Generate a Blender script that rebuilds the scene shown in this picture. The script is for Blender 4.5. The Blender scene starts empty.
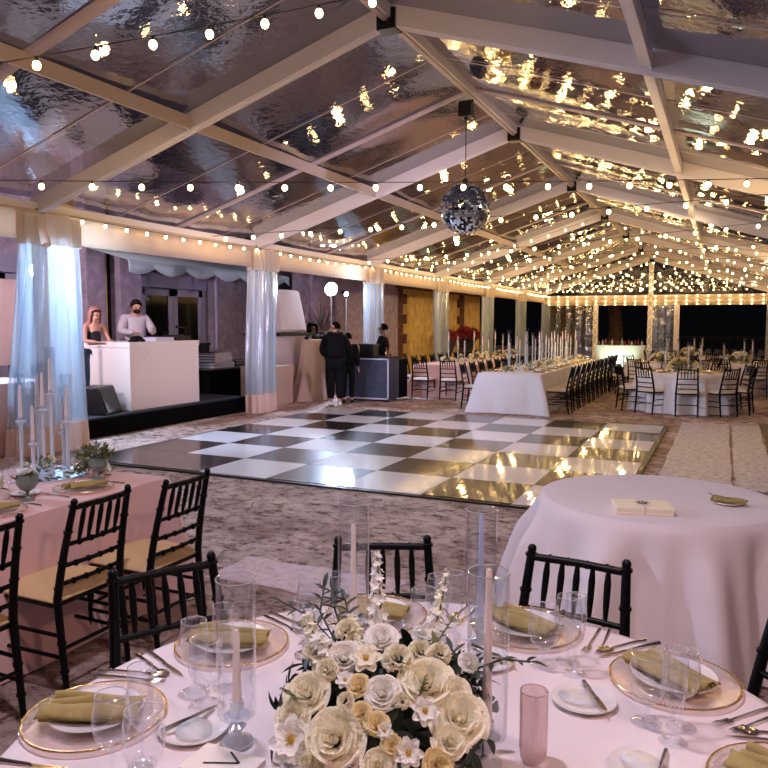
import bpy, math, random
from math import sin, cos, pi, radians as R, sqrt, hypot, atan2
from mathutils import Vector, Matrix
random.seed(7)
COL = bpy.context.scene.collection
# ------------------------------------------------------------------ camera
F, YAW, PIT, ROLL = 746.9, .427, .080, .003
CAM = Vector((0, 0, 1.688))
FW = Vector((-sin(YAW)*cos(PIT), cos(YAW)*cos(PIT), -sin(PIT)))
_r = Vector((cos(YAW), sin(YAW), 0)); _u = _r.cross(FW)
RT = _r*cos(ROLL)+_u*sin(ROLL); UP = -_r*sin(ROLL)+_u*cos(ROLL)
def ray(u, v): return FW+RT*((u-384)/F)-UP*((v-384)/F)
def atz(u, v, z=0):
    d = ray(u, v); return CAM+d*((z-CAM.z)/d.z)
def atx(u, v, x):
    d = ray(u, v); return CAM+d*(x/d.x)
def aty(u, v, y):
    d = ray(u, v); return CAM+d*(y/d.y)
cd = bpy.data.cameras.new('camera'); co = bpy.data.objects.new('camera', cd); COL.objects.link(co)
cd.sensor_width = 36; cd.lens = F/768*36; cd.clip_start = .02; cd.clip_end = 300
m3 = Matrix((RT, UP, -FW)).transposed(); co.matrix_world = Matrix.Translation(CAM) @ m3.to_4x4()
bpy.context.scene.camera = co
# ------------------------------------------------------------------ colours / materials
def lin(c):
    return tuple((x/255/12.92 if x/255 <= .04045 else ((x/255+.055)/1.055)**2.4) for x in c)+(1,)
class NT:
    def __init__(s, name):
        s.m = bpy.data.materials.new(name); s.m.use_nodes = True; s.t = s.m.node_tree; s.t.nodes.clear()
        s.out = s.n('ShaderNodeOutputMaterial')
    def n(s, k, **kw):
        x = s.t.nodes.new(k)
        for a, b in kw.items():
            if a.startswith('i_'):
                key = a[2:]; key = int(key) if key.isdigit() else key.replace('_', ' ')
                x.inputs[key].default_value = b
            else: setattr(x, a, b)
        return x
    def l(s, a, b):
        s.t.links.new(a, b)
    def surf(s, o): s.l(o, s.out.inputs['Surface'])
def pbr(name, col, rough=.5, metal=0, noise=0, nscale=8, bump=0, bscale=30, spec=.5, sheen=0, trans=0, emis=None, estr=0, col2=None, sub=0, bdist=.01, coat=0):
    N = NT(name); p = N.n('ShaderNodeBsdfPrincipled')
    p.inputs['Base Color'].default_value = lin(col); p.inputs['Roughness'].default_value = rough; p.inputs['Metallic'].default_value = metal
    p.inputs['Specular IOR Level'].default_value = spec; p.inputs['Transmission Weight'].default_value = trans; p.inputs['Sheen Weight'].default_value = sheen
    p.inputs['Coat Weight'].default_value = coat
    if emis: p.inputs['Emission Color'].default_value = lin(emis); p.inputs['Emission Strength'].default_value = estr
    tc = N.n('ShaderNodeTexCoord')
    if noise or col2:
        nz = N.n('ShaderNodeTexNoise', i_Scale=nscale, i_Detail=5); N.l(tc.outputs['Object'], nz.inputs['Vector'])
        mx = N.n('ShaderNodeMix', data_type='RGBA')
        c2 = lin(col2) if col2 else tuple(c*(1-noise) for c in lin(col)[:3])+(1,)
        mx.inputs['A'].default_value = lin(col); mx.inputs['B'].default_value = c2
        rp = N.n('ShaderNodeMapRange'); rp.inputs['From Min'].default_value = .35; rp.inputs['From Max'].default_value = .65
        N.l(nz.outputs['Fac'], rp.inputs['Value']); N.l(rp.outputs['Result'], mx.inputs['Factor']); N.l(mx.outputs['Result'], p.inputs['Base Color'])
    if bump:
        nb = N.n('ShaderNodeTexNoise', i_Scale=bscale, i_Detail=4); N.l(tc.outputs['Object'], nb.inputs['Vector'])
        b = N.n('ShaderNodeBump', i_Strength=bump, i_Distance=bdist); N.l(nb.outputs['Fac'], b.inputs['Height']); N.l(b.outputs['Normal'], p.inputs['Normal'])
    N.surf(p.outputs[0]); return N.m
def glassy(name, tint=(255, 255, 255), rough=.03, base=.04, edge=.75, dif=0, dcol=(255, 255, 255), bump=0, bscale=5, bdist=.02, transl=0, vec=(1, 1, 1), power=None):
    """thin clear sheet or vessel wall: transparent + mirror by facing, with an optional milky share"""
    N = NT(name); tr = N.n('ShaderNodeBsdfTransparent'); tr.inputs[0].default_value = lin(tint)
    g = N.n('ShaderNodeBsdfGlossy'); g.inputs['Roughness'].default_value = rough; g.inputs['Color'].default_value = (1, 1, 1, 1)
    lw = N.n('ShaderNodeLayerWeight', i_Blend=.35)
    mr = N.n('ShaderNodeMapRange'); mr.inputs['To Min'].default_value = base; mr.inputs['To Max'].default_value = edge
    pw = N.n('ShaderNodeMath', operation='POWER'); pw.inputs[1].default_value = power or 1.6
    N.l(lw.outputs['Facing'], pw.inputs[0]); N.l(pw.outputs[0], mr.inputs['Value'])
    mx = N.n('ShaderNodeMixShader'); N.l(mr.outputs[0], mx.inputs[0]); N.l(tr.outputs[0], mx.inputs[1]); N.l(g.outputs[0], mx.inputs[2])
    o = mx
    if bump:
        tc = N.n('ShaderNodeTexCoord'); mp = N.n('ShaderNodeMapping'); mp.inputs['Scale'].default_value = vec
        nb = N.n('ShaderNodeTexNoise', i_Scale=bscale, i_Detail=3); N.l(tc.outputs['Object'], mp.inputs[0]); N.l(mp.outputs[0], nb.inputs['Vector'])
        b = N.n('ShaderNodeBump', i_Strength=bump, i_Distance=bdist); N.l(nb.outputs['Fac'], b.inputs['Height']); N.l(b.outputs[0], g.inputs['Normal'])
    if dif:
        d = N.n('ShaderNodeBsdfDiffuse'); d.inputs[0].default_value = lin(dcol)
        t2 = N.n('ShaderNodeBsdfTranslucent'); t2.inputs[0].default_value = lin(dcol)
        md = N.n('ShaderNodeMixShader'); md.inputs[0].default_value = transl; N.l(d.outputs[0], md.inputs[1]); N.l(t2.outputs[0], md.inputs[2])
        m2 = N.n('ShaderNodeMixShader'); m2.inputs[0].default_value = dif; N.l(mx.outputs[0], m2.inputs[1]); N.l(md.outputs[0], m2.inputs[2]); o = m2
    N.surf(o.outputs[0]); return N.m
def emit(name, col, s):
    N = NT(name); e = N.n('ShaderNodeEmission'); e.inputs[0].default_value = lin(col); e.inputs[1].default_value = s; N.surf(e.outputs[0]); return N.m
def cloth(name, col, tr=.25, rough=.9):
    N = NT(name); p = N.n('ShaderNodeBsdfPrincipled'); p.inputs['Base Color'].default_value = lin(col); p.inputs['Roughness'].default_value = rough
    p.inputs['Sheen Weight'].default_value = .2; p.inputs['Specular IOR Level'].default_value = .2
    tc = N.n('ShaderNodeTexCoord'); nb = N.n('ShaderNodeTexNoise', i_Scale=6, i_Detail=3); N.l(tc.outputs['Object'], nb.inputs['Vector'])
    b = N.n('ShaderNodeBump', i_Strength=.35, i_Distance=.02); N.l(nb.outputs['Fac'], b.inputs['Height']); N.l(b.outputs[0], p.inputs['Normal'])
    if tr:
        t = N.n('ShaderNodeBsdfTranslucent'); t.inputs[0].default_value = lin(col)
        mx = N.n('ShaderNodeMixShader'); mx.inputs[0].default_value = tr; N.l(p.outputs[0], mx.inputs[1]); N.l(t.outputs[0], mx.inputs[2]); N.surf(mx.outputs[0])
    else: N.surf(p.outputs[0])
    return N.m
M = {}
M['linen'] = cloth('linen', (230, 216, 214), 0)
M['linen_blush'] = cloth('linen_blush', (222, 180, 172), 0)
M['linen_white'] = cloth('linen_white', (236, 232, 236), 0)
M['black_wood'] = pbr('black_wood', (5, 5, 6), .36, spec=.2)
M['cushion'] = pbr('cushion', (214, 180, 132), .85, bump=.3, bscale=40)
M['cushion_white'] = pbr('cushion_white', (225, 215, 205), .85)
M['napkin'] = pbr('napkin', (170, 150, 90), .8, noise=.15, nscale=30, bump=.4, bscale=60)
M['napkin_gold'] = pbr('napkin_gold', (176, 146, 76), .7, noise=.15, nscale=30)
M['gold'] = pbr('gold', (244, 214, 150), .2, 1, bump=.5, bscale=200, bdist=.002)
M['silver'] = pbr('silver', (225, 215, 205), .16, 1)
M['china'] = pbr('china', (235, 228, 224), .18, coat=.4)
M['butter'] = glassy('frosted_dish', (250, 250, 250), .2, .1, .6, dif=.3, bump=.6, bscale=60)
M['glass'] = glassy('clear_glass', (250, 252, 255), .04, .09, 1.0, dif=.0, power=2.0)
M['rim_glass'] = glassy('glass_rim', (240, 240, 245), .06, .55, 1, dif=.25, power=1)
M['charger'] = glassy('charger_glass', (255, 248, 244), .1, .1, .6, dif=.10, bump=.8, bscale=50, bdist=.004)
M['ribbed'] = glassy('ribbed_glass', (254, 246, 246), .08, .16, .9, dif=.12, dcol=(244, 226, 226), transl=.5)
M['crystal'] = glassy('crystal', (245, 250, 255), .06, .3, 1, dif=.42, dcol=(240, 244, 252))
M['wax'] = pbr('wax', (246, 226, 214), .5)
M['wax_blue'] = pbr('wax_blue', (176, 184, 210), .4)
M['mirror'] = pbr('mirror', (220, 235, 240), .05, 1)
M['goblet'] = pbr('goblet', (120, 132, 122), .25, coat=.5, noise=.2)
M['rose'] = cloth('rose_cream', (255, 249, 224), .3, .6)
M['rose_y'] = cloth('rose_yellow', (252, 236, 184), .3, .6)
M['rose_w'] = cloth('rose_white', (254, 251, 242), .3, .6)
M['stamen'] = pbr('stamen', (190, 150, 50), .6)
M['leaf'] = pbr('leaf', (44, 58, 36), .5, noise=.5, nscale=20)
M['leaf_lt'] = pbr('leaf_light', (108, 112, 58), .55, noise=.4, nscale=20)
M['stem'] = pbr('stem', (96, 100, 54), .6)
M['white_alu'] = pbr('white_alu', (226, 220, 222), .35, .0, bump=.1, bscale=4)
M['tan_alu'] = pbr('tan_alu', (184, 168, 158), .4, .1)
M['dark_metal'] = pbr('dark_metal', (28, 28, 30), .4, .6)
M['black'] = pbr('black_plastic', (10, 10, 12), .4)
M['black_cloth'] = pbr('black_cloth', (9, 10, 14), .85, spec=.2)
M['wire'] = pbr('wire', (14, 12, 12), .6)
M['valance'] = glassy('valance_vinyl', (255, 250, 240), .3, .05, .3, dif=.85, dcol=(238, 222, 206), transl=.3, bump=.5, bscale=6)
M['band'] = glassy('seam_band', (255, 255, 255), .3, .05, .3, dif=.9, dcol=(236, 222, 222), transl=.5)
M['roof'] = glassy('roof_vinyl', (205, 200, 212), .03, .11, .75, dif=.02, dcol=(200, 195, 215), bump=.5, bscale=8.5, bdist=.007, vec=(1.4, 1, 1), power=1.3)
M['wall_vinyl'] = glassy('gable_vinyl', (190, 190, 200), .12, .22, .8, bump=.7, bscale=3, bdist=.05, power=1)
M['curtain'] = glassy('curtain_vinyl', (240, 248, 255), .22, .12, .6, dif=.30, dcol=(220, 234, 244), transl=.6, bump=.7, bscale=9, bdist=.02, vec=(2, 2, .3))
M['hem'] = cloth('curtain_hem', (240, 214, 202), .3)
M['stage'] = pbr('stage_carpet', (20, 26, 40), .8, noise=.3, nscale=40)
M['stage_skirt'] = pbr('stage_skirt', (4, 6, 8), .9, spec=.1)
M['desk'] = pbr('desk_white', (236, 224, 218), .45)
M['stone'] = pbr('mauve_stone', (176, 156, 172), .9, noise=.35, nscale=5, bump=.6, bscale=20)
M['stone_red'] = pbr('red_stone', (120, 76, 66), .9, noise=.4, nscale=4, bump=.6, bscale=20)
M['stucco_gold'] = pbr('gold_stucco', (232, 200, 120), .85, col2=(200, 164, 92), nscale=4, bump=.4, bscale=12)
M['stucco_tan'] = pbr('tan_stucco', (160, 132, 84), .85, noise=.3, nscale=3)
M['door_paint'] = pbr('door_paint', (150, 140, 160), .5)
M['night_glass'] = pbr('night_glass', (8, 9, 10), .08, coat=.3)
M['awning'] = cloth('awning', (228, 242, 244), .3)
M['bar_front'] = pbr('bar_front', (62, 68, 88), .6, noise=.35, nscale=9, bump=.3, bscale=14)
M['beige'] = cloth('beige_cloth', (206, 178, 158), .1)
M['lycra'] = cloth('lycra_cover', (222, 204, 198), .35)
M['skin'] = pbr('skin', (206, 150, 128), .55)
M['skin_dark'] = pbr('skin_dark', (96, 62, 48), .55)
M['hair_black'] = pbr('hair_black', (10, 8, 9), .9, spec=.1, bump=.8, bscale=60)
M['hair_pink'] = pbr('hair_pink', (190, 128, 118), .6, noise=.3, nscale=40)
M['hair_brown'] = pbr('hair_brown', (40, 28, 24), .9, spec=.1, bump=.8, bscale=60)
M['shirt'] = pbr('shirt_grey', (196, 184, 190), .8)
M['top_black'] = pbr('top_black', (10, 12, 22), .7)
M['jeans'] = pbr('jeans', (22, 34, 52), .85)
M['red_cloth'] = pbr('red_cloth', (110, 50, 40), .8)
M['white'] = pbr('white', (235, 235, 235), .5)
M['ivory'] = pbr('ivory_box', (244, 232, 204), .5)
M['case'] = pbr('case_metal', (200, 204, 222), .35, .15)
M['poinsettia'] = pbr('poinsettia', (170, 22, 40), .6, noise=.4, nscale=20)
M['urn'] = pbr('urn_stone', (60, 48, 42), .8)
M['palm'] = pbr('palm_dry', (120, 104, 108), .7)
M['bark'] = pbr('bark', (96, 74, 56), .9, noise=.5, nscale=6, bump=1, bscale=10)
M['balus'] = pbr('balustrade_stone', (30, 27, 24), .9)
M['bulb'] = emit('bulb_glow', (255, 214, 140), 26)
M['fairy'] = emit('fairy_glow', (255, 216, 140), 8)
M['flood'] = emit('flood_glow', (214, 230, 255), 60)
M['bar_white'] = pbr('bar_white', (214, 210, 190), .5)
M['bottle'] = pbr('bottle_amber', (110, 62, 26), .2, coat=.5)
M['bottle_red'] = pbr('bottle_red', (130, 40, 30), .2, coat=.5)
M['chrome'] = pbr('chrome', (200, 200, 205), .12, 1)
M['ink'] = pbr('ink', (16, 14, 14), .6)
M['card'] = pbr('card', (240, 228, 214), .5)
# ------------------------------------------------------------------ mesh builder
def frame(d):
    d = Vector(d).normalized(); a = Vector((0, 0, 1)) if abs(d.z) < .9 else Vector((1, 0, 0))
    x = d.cross(a).normalized(); return x, d.cross(x).normalized(), d
class MB:
    def __init__(s): s.v = []; s.f = []; s.mi = []; s.k = 0
    def add(s, vs, fs, X=None):
        o = len(s.v)
        s.v += [tuple(X @ Vector(p)) if X else tuple(p) for p in vs]
        s.f += [tuple(i+o for i in f) for f in fs]; s.mi += [s.k]*len(fs); return s
    def box(s, x0, x1, y0, y1, z0, z1, X=None):
        return s.add([(x, y, z) for z in (z0, z1) for y in (y0, y1) for x in (x0, x1)], [(0, 2, 3, 1), (4, 5, 7, 6), (0, 1, 5, 4), (2, 6, 7, 3), (0, 4, 6, 2), (1, 3, 7, 5)], X)
    def bar(s, a, b, w, h=None, upv=(0, 0, 1)):
        """rectangular bar from a to b, w wide and h deep, depth along upv"""
        a, b = Vector(a), Vector(b); h = h or w; d = (b-a).normalized(); u = Vector(upv); u = (u-d*u.dot(d))
        if u.length < 1e-4: u = frame(d)[0]
        u.normalize(); x = d.cross(u)
        vs = [p+x*(i*w/2)+u*(j*h/2) for p in (a, b) for i, j in ((-1, -1), (1, -1), (1, 1), (-1, 1))]
        return s.add(vs, [(0, 1, 2, 3), (7, 6, 5, 4), (0, 4, 5, 1), (1, 5, 6, 2), (2, 6, 7, 3), (3, 7, 4, 0)])
    def tube(s, pts, r, n=8, cap=True, X=None):
        pts = [Vector(p) for p in pts]; rs = r if isinstance(r, (list, tuple)) else [r]*len(pts); vs = []; fs = []; px = None
        for i, p in enumerate(pts):
            d = (pts[min(i+1, len(pts)-1)]-pts[max(i-1, 0)])
            d = d.normalized() if d.length > 1e-9 else Vector((0, 0, 1))
            if px is None: x, y, _ = frame(d)
            else:
                x = (px-d*px.dot(d))
                x = x.normalized() if x.length > 1e-6 else frame(d)[0]
                y = d.cross(x)
            px = x
            for k in range(n):
                a = 2*pi*k/n; vs.append(p+(x*cos(a)+y*sin(a))*rs[i])
        for i in range(len(pts)-1):
            for k in range(n): fs.append((i*n+k, i*n+(k+1) % n, (i+1)*n+(k+1) % n, (i+1)*n+k))
        if cap: fs.append(tuple(range(n))[::-1]); fs.append(tuple((len(pts)-1)*n+k for k in range(n)))
        return s.add(vs, fs, X)
    def lathe(s, prof, n=20, c=(0, 0, 0), X=None, rib=0, ribn=0):
        vs = []; fs = []; m = len(prof)
        for r, z in prof:
            for k in range(n):
                a = 2*pi*k/n; rr = r*(1+rib*(k % 2)) if rib else r
                vs.append((c[0]+rr*cos(a), c[1]+rr*sin(a), c[2]+z))
        for i in range(m-1):
            for k in range(n): fs.append((i*n+k, i*n+(k+1) % n, (i+1)*n+(k+1) % n, (i+1)*n+k))
        if prof[0][0] > 1e-6 and prof[0][0] < 1e3: pass
        return s.add(vs, fs, X)
    def ball(s, c, r, n=10, m=6, sc=(1, 1, 1), X=None):
        return s.lathe_xyz([(r*sin(pi*i/m), -r*cos(pi*i/m)) for i in range(m+1)], n, c, sc, X)
    def lathe_xyz(s, prof, n, c, sc, X):
        vs = []; fs = []
        for r, z in prof:
            for k in range(n): a = 2*pi*k/n; vs.append((c[0]+r*cos(a)*sc[0], c[1]+r*sin(a)*sc[1], c[2]+z*sc[2]))
        for i in range(len(prof)-1):
            for k in range(n): fs.append((i*n+k, i*n+(k+1) % n, (i+1)*n+(k+1) % n, (i+1)*n+k))
        return s.add(vs, fs, X)
    def grid(s, P, closed=False, X=None):
        """P[i][j] points"""
        m = len(P); n = len(P[0]); vs = [p for r in P for p in r]; fs = []
        for i in range(m-1):
            for j in range(n if closed else n-1):
                fs.append((i*n+j, i*n+(j+1) % n, (i+1)*n+(j+1) % n, (i+1)*n+j))
        return s.add(vs, fs, X)
    def mesh(s, name, mats, smooth=True):
        me = bpy.data.meshes.new(name); me.from_pydata([tuple(v) for v in s.v], [], s.f)
        for m in (mats if isinstance(mats, (list, tuple)) else [mats]): me.materials.append(m)
        if any(s.mi):
            me.polygons.foreach_set('material_index', s.mi)
        if smooth: me.polygons.foreach_set('use_smooth', [True]*len(me.polygons))
        me.update(); return me
    def build(s, name, mats, parent=None, smooth=True, loc=None, solid=0, bevel=0, sharp=True):
        me = s.mesh(name, mats, smooth); o = bpy.data.objects.new(name, me); COL.objects.link(o)
        if parent: o.parent = parent
        if loc is not None: o.location = loc
        if smooth and sharp:
            try: me.set_sharp_from_angle(angle=R(40))
            except Exception: pass
        if bevel: b = o.modifiers.new('bevel', 'BEVEL'); b.width = bevel; b.segments = 2; b.limit_method = 'ANGLE'
        if solid: d = o.modifiers.new('solid', 'SOLIDIFY'); d.thickness = solid; d.offset = 0
        return o
def tag(o, label, cat, group=None, kind=None):
    if label: o['label'] = label
    if cat: o['category'] = cat
    if group: o['group'] = group
    if kind: o['kind'] = kind
    return o
def thing(name, label, cat, loc=(0, 0, 0), rz=0, group=None):
    o = bpy.data.objects.new(name, None); COL.objects.link(o); o.empty_display_size = .1
    o.location = loc; o.rotation_euler = (0, 0, rz); return tag(o, label, cat, group)
KIDS = {}
def kids(o):
    if o.name not in KIDS: KIDS[o.name] = [c for c in COL.objects if c.parent is o]
    return KIDS[o.name]
def dup(o, loc=None, rz=None, label=None, group=None, parent=None):
    c = o.copy(); COL.objects.link(c)
    if parent is not None: c.parent = parent
    if loc is not None: c.location = loc
    if rz is not None: c.rotation_euler = (0, 0, rz)
    if label: c['label'] = label
    if group: c['group'] = group
    for ch in kids(o): dup(ch, parent=c)
    return c
def struct(name, mb, mat, **kw):
    o = mb.build(name, mat, **kw); o['kind'] = 'structure'; return o
ORD = ['first', 'second', 'third', 'fourth', 'fifth', 'sixth', 'seventh', 'eighth', 'ninth', 'tenth', 'eleventh', 'twelfth', 'thirteenth', 'fourteenth', 'fifteenth', 'sixteenth', 'seventeenth', 'eighteenth', 'nineteenth', 'twentieth']
# ------------------------------------------------------------------ ground
def ground_mat():
    N = NT('rough_stone_ground'); p = N.n('ShaderNodeBsdfPrincipled'); p.inputs['Roughness'].default_value = .7
    tc = N.n('ShaderNodeTexCoord')
    n1 = N.n('ShaderNodeTexNoise', i_Scale=1.1, i_Detail=8, i_Roughness=.65); n2 = N.n('ShaderNodeTexNoise', i_Scale=6, i_Detail=10, i_Roughness=.8)
    mp = N.n('ShaderNodeMapping'); mp.inputs['Rotation'].default_value = (0, 0, .5); mp.inputs['Scale'].default_value = (1, 1.25, 1)
    N.l(tc.outputs['Object'], mp.inputs[0]); N.l(tc.outputs['Object'], n1.inputs['Vector']); N.l(mp.outputs[0], n2.inputs['Vector'])
    v = N.n('ShaderNodeTexVoronoi', feature='DISTANCE_TO_EDGE', i_Scale=.55); 
    nd = N.n('ShaderNodeTexNoise', i_Scale=1.7, i_Detail=5); N.l(tc.outputs['Object'], nd.inputs['Vector'])
    ad = N.n('ShaderNodeVectorMath', operation='ADD'); sc = N.n('ShaderNodeVectorMath', operation='SCALE'); sc.inputs['Scale'].default_value = 1.1
    N.l(nd.outputs['Color'], sc.inputs[0]); N.l(sc.outputs[0], ad.inputs[0]); N.l(tc.outputs['Object'], ad.inputs[1]); N.l(ad.outputs[0], v.inputs['Vector'])
    cr = N.n('ShaderNodeValToRGB'); e = cr.color_ramp.elements
    e[0].position = .41; e[0].color = lin((84, 58, 46)); e[1].position = .55; e[1].color = lin((240, 218, 208))
    m = e.new(.465); m.color = lin((206, 174, 160))
    N.l(n2.outputs['Fac'], cr.inputs[0])
    c1 = N.n('ShaderNodeMix', data_type='RGBA', blend_type='MULTIPLY'); c1.inputs['Factor'].default_value = .75
    r1 = N.n('ShaderNodeValToRGB'); q = r1.color_ramp.elements; q[0].position = .35; q[0].color = lin((150, 112, 96)); q[1].position = .6; q[1].color = (1, 1, 1, 1)
    N.l(n1.outputs['Fac'], r1.inputs[0]); N.l(cr.outputs[0], c1.inputs['A']); N.l(r1.outputs[0], c1.inputs['B'])
    ck = N.n('ShaderNodeMapRange'); ck.inputs['From Max'].default_value = .010; ck.inputs['To Min'].default_value = .55
    N.l(v.outputs['Distance'], ck.inputs['Value'])
    c2 = N.n('ShaderNodeMix', data_type='RGBA', blend_type='MULTIPLY'); c2.inputs['Factor'].default_value = 1
    N.l(c1.outputs['Result'], c2.inputs['A']); N.l(ck.outputs[0], c2.inputs['B'])
    N.l(c2.outputs['Result'], p.inputs['Base Color'])
    b = N.n('ShaderNodeBump', i_Strength=1, i_Distance=.05); h = N.n('ShaderNodeMath', operation='ADD')
    N.l(n2.outputs['Fac'], h.inputs[0]); N.l(ck.outputs[0], h.inputs[1]); N.l(h.outputs[0], b.inputs['Height']); N.l(b.outputs[0], p.inputs['Normal'])
    N.surf(p.outputs[0]); return N.m
def slab_mat(name, a, b_, c):
    N = NT(name); p = N.n('ShaderNodeBsdfPrincipled'); p.inputs['Roughness'].default_value = .5
    tc = N.n('ShaderNodeTexCoord'); n2 = N.n('ShaderNodeTexNoise', i_Scale=14, i_Detail=8, i_Roughness=.75); N.l(tc.outputs['Object'], n2.inputs['Vector'])
    cr = N.n('ShaderNodeValToRGB'); e = cr.color_ramp.elements; e[0].position = .3; e[0].color = lin(a); e[1].position = .6; e[1].color = lin(c); e.new(.45).color = lin(b_)
    N.l(n2.outputs['Fac'], cr.inputs[0]); N.l(cr.outputs[0], p.inputs['Base Color'])
    b = N.n('ShaderNodeBump', i_Strength=.6, i_Distance=.015); N.l(n2.outputs['Fac'], b.inputs['Height']); N.l(b.outputs[0], p.inputs['Normal'])
    N.surf(p.outputs[0]); return N.m
g = MB(); P = []
for i in range(41): P.append([(-22+j*.8, -6+i*1.6, 0) for j in range(46)])
g.grid(P); struct('floor', g, ground_mat(), smooth=False)
# paler worn stone paths let into the ground
SM = slab_mat('pale_slab', (120, 108, 112), (204, 196, 204), (236, 230, 236))
def strip(name, pts, z, mat, th=.012):
    n = len(pts); mb = MB(); mb.add([(x, y, z) for x, y in pts]+[(x, y, z-th) for x, y in pts], [tuple(range(n))]+[(i, i+n, (i+1) % n+n, (i+1) % n) for i in range(n)])
    return struct(name, mb, mat, smooth=False)
def jag(x0, x1, y0, y1, a=.05, n=9):
    rr = random.Random(3); L = []
    for i in range(n): L.append((x0+(x1-x0)*i/n, y0+rr.uniform(-a, a)))
    for i in range(n): L.append((x1+rr.uniform(-a, a), y0+(y1-y0)*i/n))
    for i in range(n): L.append((x1-(x1-x0)*i/n, y1+rr.uniform(-a, a)))
    for i in range(n): L.append((x0+rr.uniform(-a, a), y1-(y1-y0)*i/n))
    return L
strip('trim_1', jag(-.62, .12, 7.4, 13.9, .018), .008, SM)
strip('trim_2', jag(.15, .56, 8.4, 13.9, .018), .008, SM)
strip('trim_3', jag(-3.1, -1.85, 3.95, 4.42, .03), .006, slab_mat('lavender_slab', (150, 122, 120), (196, 168, 168), (214, 188, 188)))
strip('trim_4', jag(.585, 2.2, 10.0, 14.2, .01), .02, slab_mat('brown_patch', (28, 18, 14), (60, 38, 30), (96, 64, 52)))
# ------------------------------------------------------------------ dance floor
S = .9; OX, OY = -7.153, 6.721
def gloss_tile(name, a, b_, rough):
    N = NT(name); p = N.n('ShaderNodeBsdfPrincipled'); p.inputs['Roughness'].default_value = rough; p.inputs['Coat Weight'].default_value = .8; p.inputs['Coat Roughness'].default_value = .05; p.inputs['Specular IOR Level'].default_value = .25
    tc = N.n('ShaderNodeTexCoord'); mp = N.n('ShaderNodeMapping'); mp.inputs['Scale'].default_value = (9, 1.2, 1)
    n2 = N.n('ShaderNodeTexNoise', i_Scale=2.5, i_Detail=6); N.l(tc.outputs['Object'], mp.inputs[0]); N.l(mp.outputs[0], n2.inputs['Vector'])
    mx = N.n('ShaderNodeMix', data_type='RGBA'); mx.inputs['A'].default_value = lin(a); mx.inputs['B'].default_value = lin(b_)
    N.l(n2.outputs['Fac'], mx.inputs['Factor']); N.l(mx.outputs['Result'], p.inputs['Base Color'])
    n3 = N.n('ShaderNodeTexNoise', i_Scale=2, i_Detail=2); N.l(mp.outputs[0], n3.inputs['Vector'])
    b = N.n('ShaderNodeBump', i_Strength=.25, i_Distance=.006); N.l(n3.outputs['Fac'], b.inputs['Height']); N.l(b.outputs[0], p.inputs['Normal']); N.l(b.outputs[0], p.inputs['Coat Normal'])
    N.surf(p.outputs[0]); return N.m
DT = gloss_tile('dark_tile', (22, 16, 18), (42, 30, 30), .35); WT = gloss_tile('white_tile', (236, 234, 240), (244, 242, 246), .45)
df = thing('dance_floor', 'glossy black and white checkered dance floor laid over the rough stone', 'dance floor', (OX, OY, 0))
b = MB(); b.box(-.06, 7*S+.06, -.06, 7*S+.06, .001, .02); b.build('edge_frame', M['black'], df, smooth=False)
for i in range(7):
    for j in range(7):
        dark = (i+j) % 2 == 1 or (i, j) == (0, 0)
        b = MB(); b.box(i*S+.003, (i+1)*S-.003, j*S+.003, (j+1)*S-.003, .018, .026); b.build('floor_tile', DT if dark else WT, df, smooth=False)
# ------------------------------------------------------------------ tent
XL, XR, XM, ZE, ZR = -8.18, 1.80, -3.19, 3.10, 4.685
Y0, BY = 7.109, 4.971
fy = lambda k: Y0+BY*k
KS = range(-3, 7)
tent = thing('frame_tent', 'white aluminium frame tent with a clear vinyl roof over the whole party', 'tent', (XM, 0, 0))
def roofz(x, off=0): return ZR-(ZR-ZE)*abs(x-XM)/(XR-XM)+off
def T(x, y, z): return (x-XM, y, z)
for k in KS:
    y = fy(k)
    for x in (XL, XR):
        if x == XR and k < 4: xx = x
        b = MB(); b.bar(T(x, y, 0), T(x, y, ZE), .14, .12, (0, 1, 0)); b.box(x-XM-.15, x-XM+.15, y-.15, y+.15, 0, .012); b.build('leg', M['white_alu'], tent, smooth=False)
        s = 1 if x == XR else -1
        b = MB(); a0 = Vector(T(x+s*.05, y, ZE+.1-.016)); a1 = Vector(T(XM, y, ZR+.1)); b.bar(a0, a1, .13, .2)
        for o in (-.035, .035): b.bar(a0+Vector((0, o, -.108)), a1+Vector((0, o, -.108)), .018, .016)
        ob = b.build('rafter', M['white_alu'], tent, smooth=False, bevel=.008)
    b = MB(); b.box(-.1, .1, y-.09, y+.09, ZR-.06, ZR+.14); b.tube([(-.05, y-.1, ZR), (-.05, y-.13, ZR)], .02); b.tube([(.05, y-.1, ZR), (.05, y-.13, ZR)], .02)
    b.build('ridge_bracket', M['dark_metal'], tent, smooth=False)
    for x in (XL, XR): b = MB(); b.box(x-XM-.07, x-XM+.07, y-.1, y+.1, ZE-.08, ZE+.06); b.build('eave_bracket', M['dark_metal'], tent, smooth=False)
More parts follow.
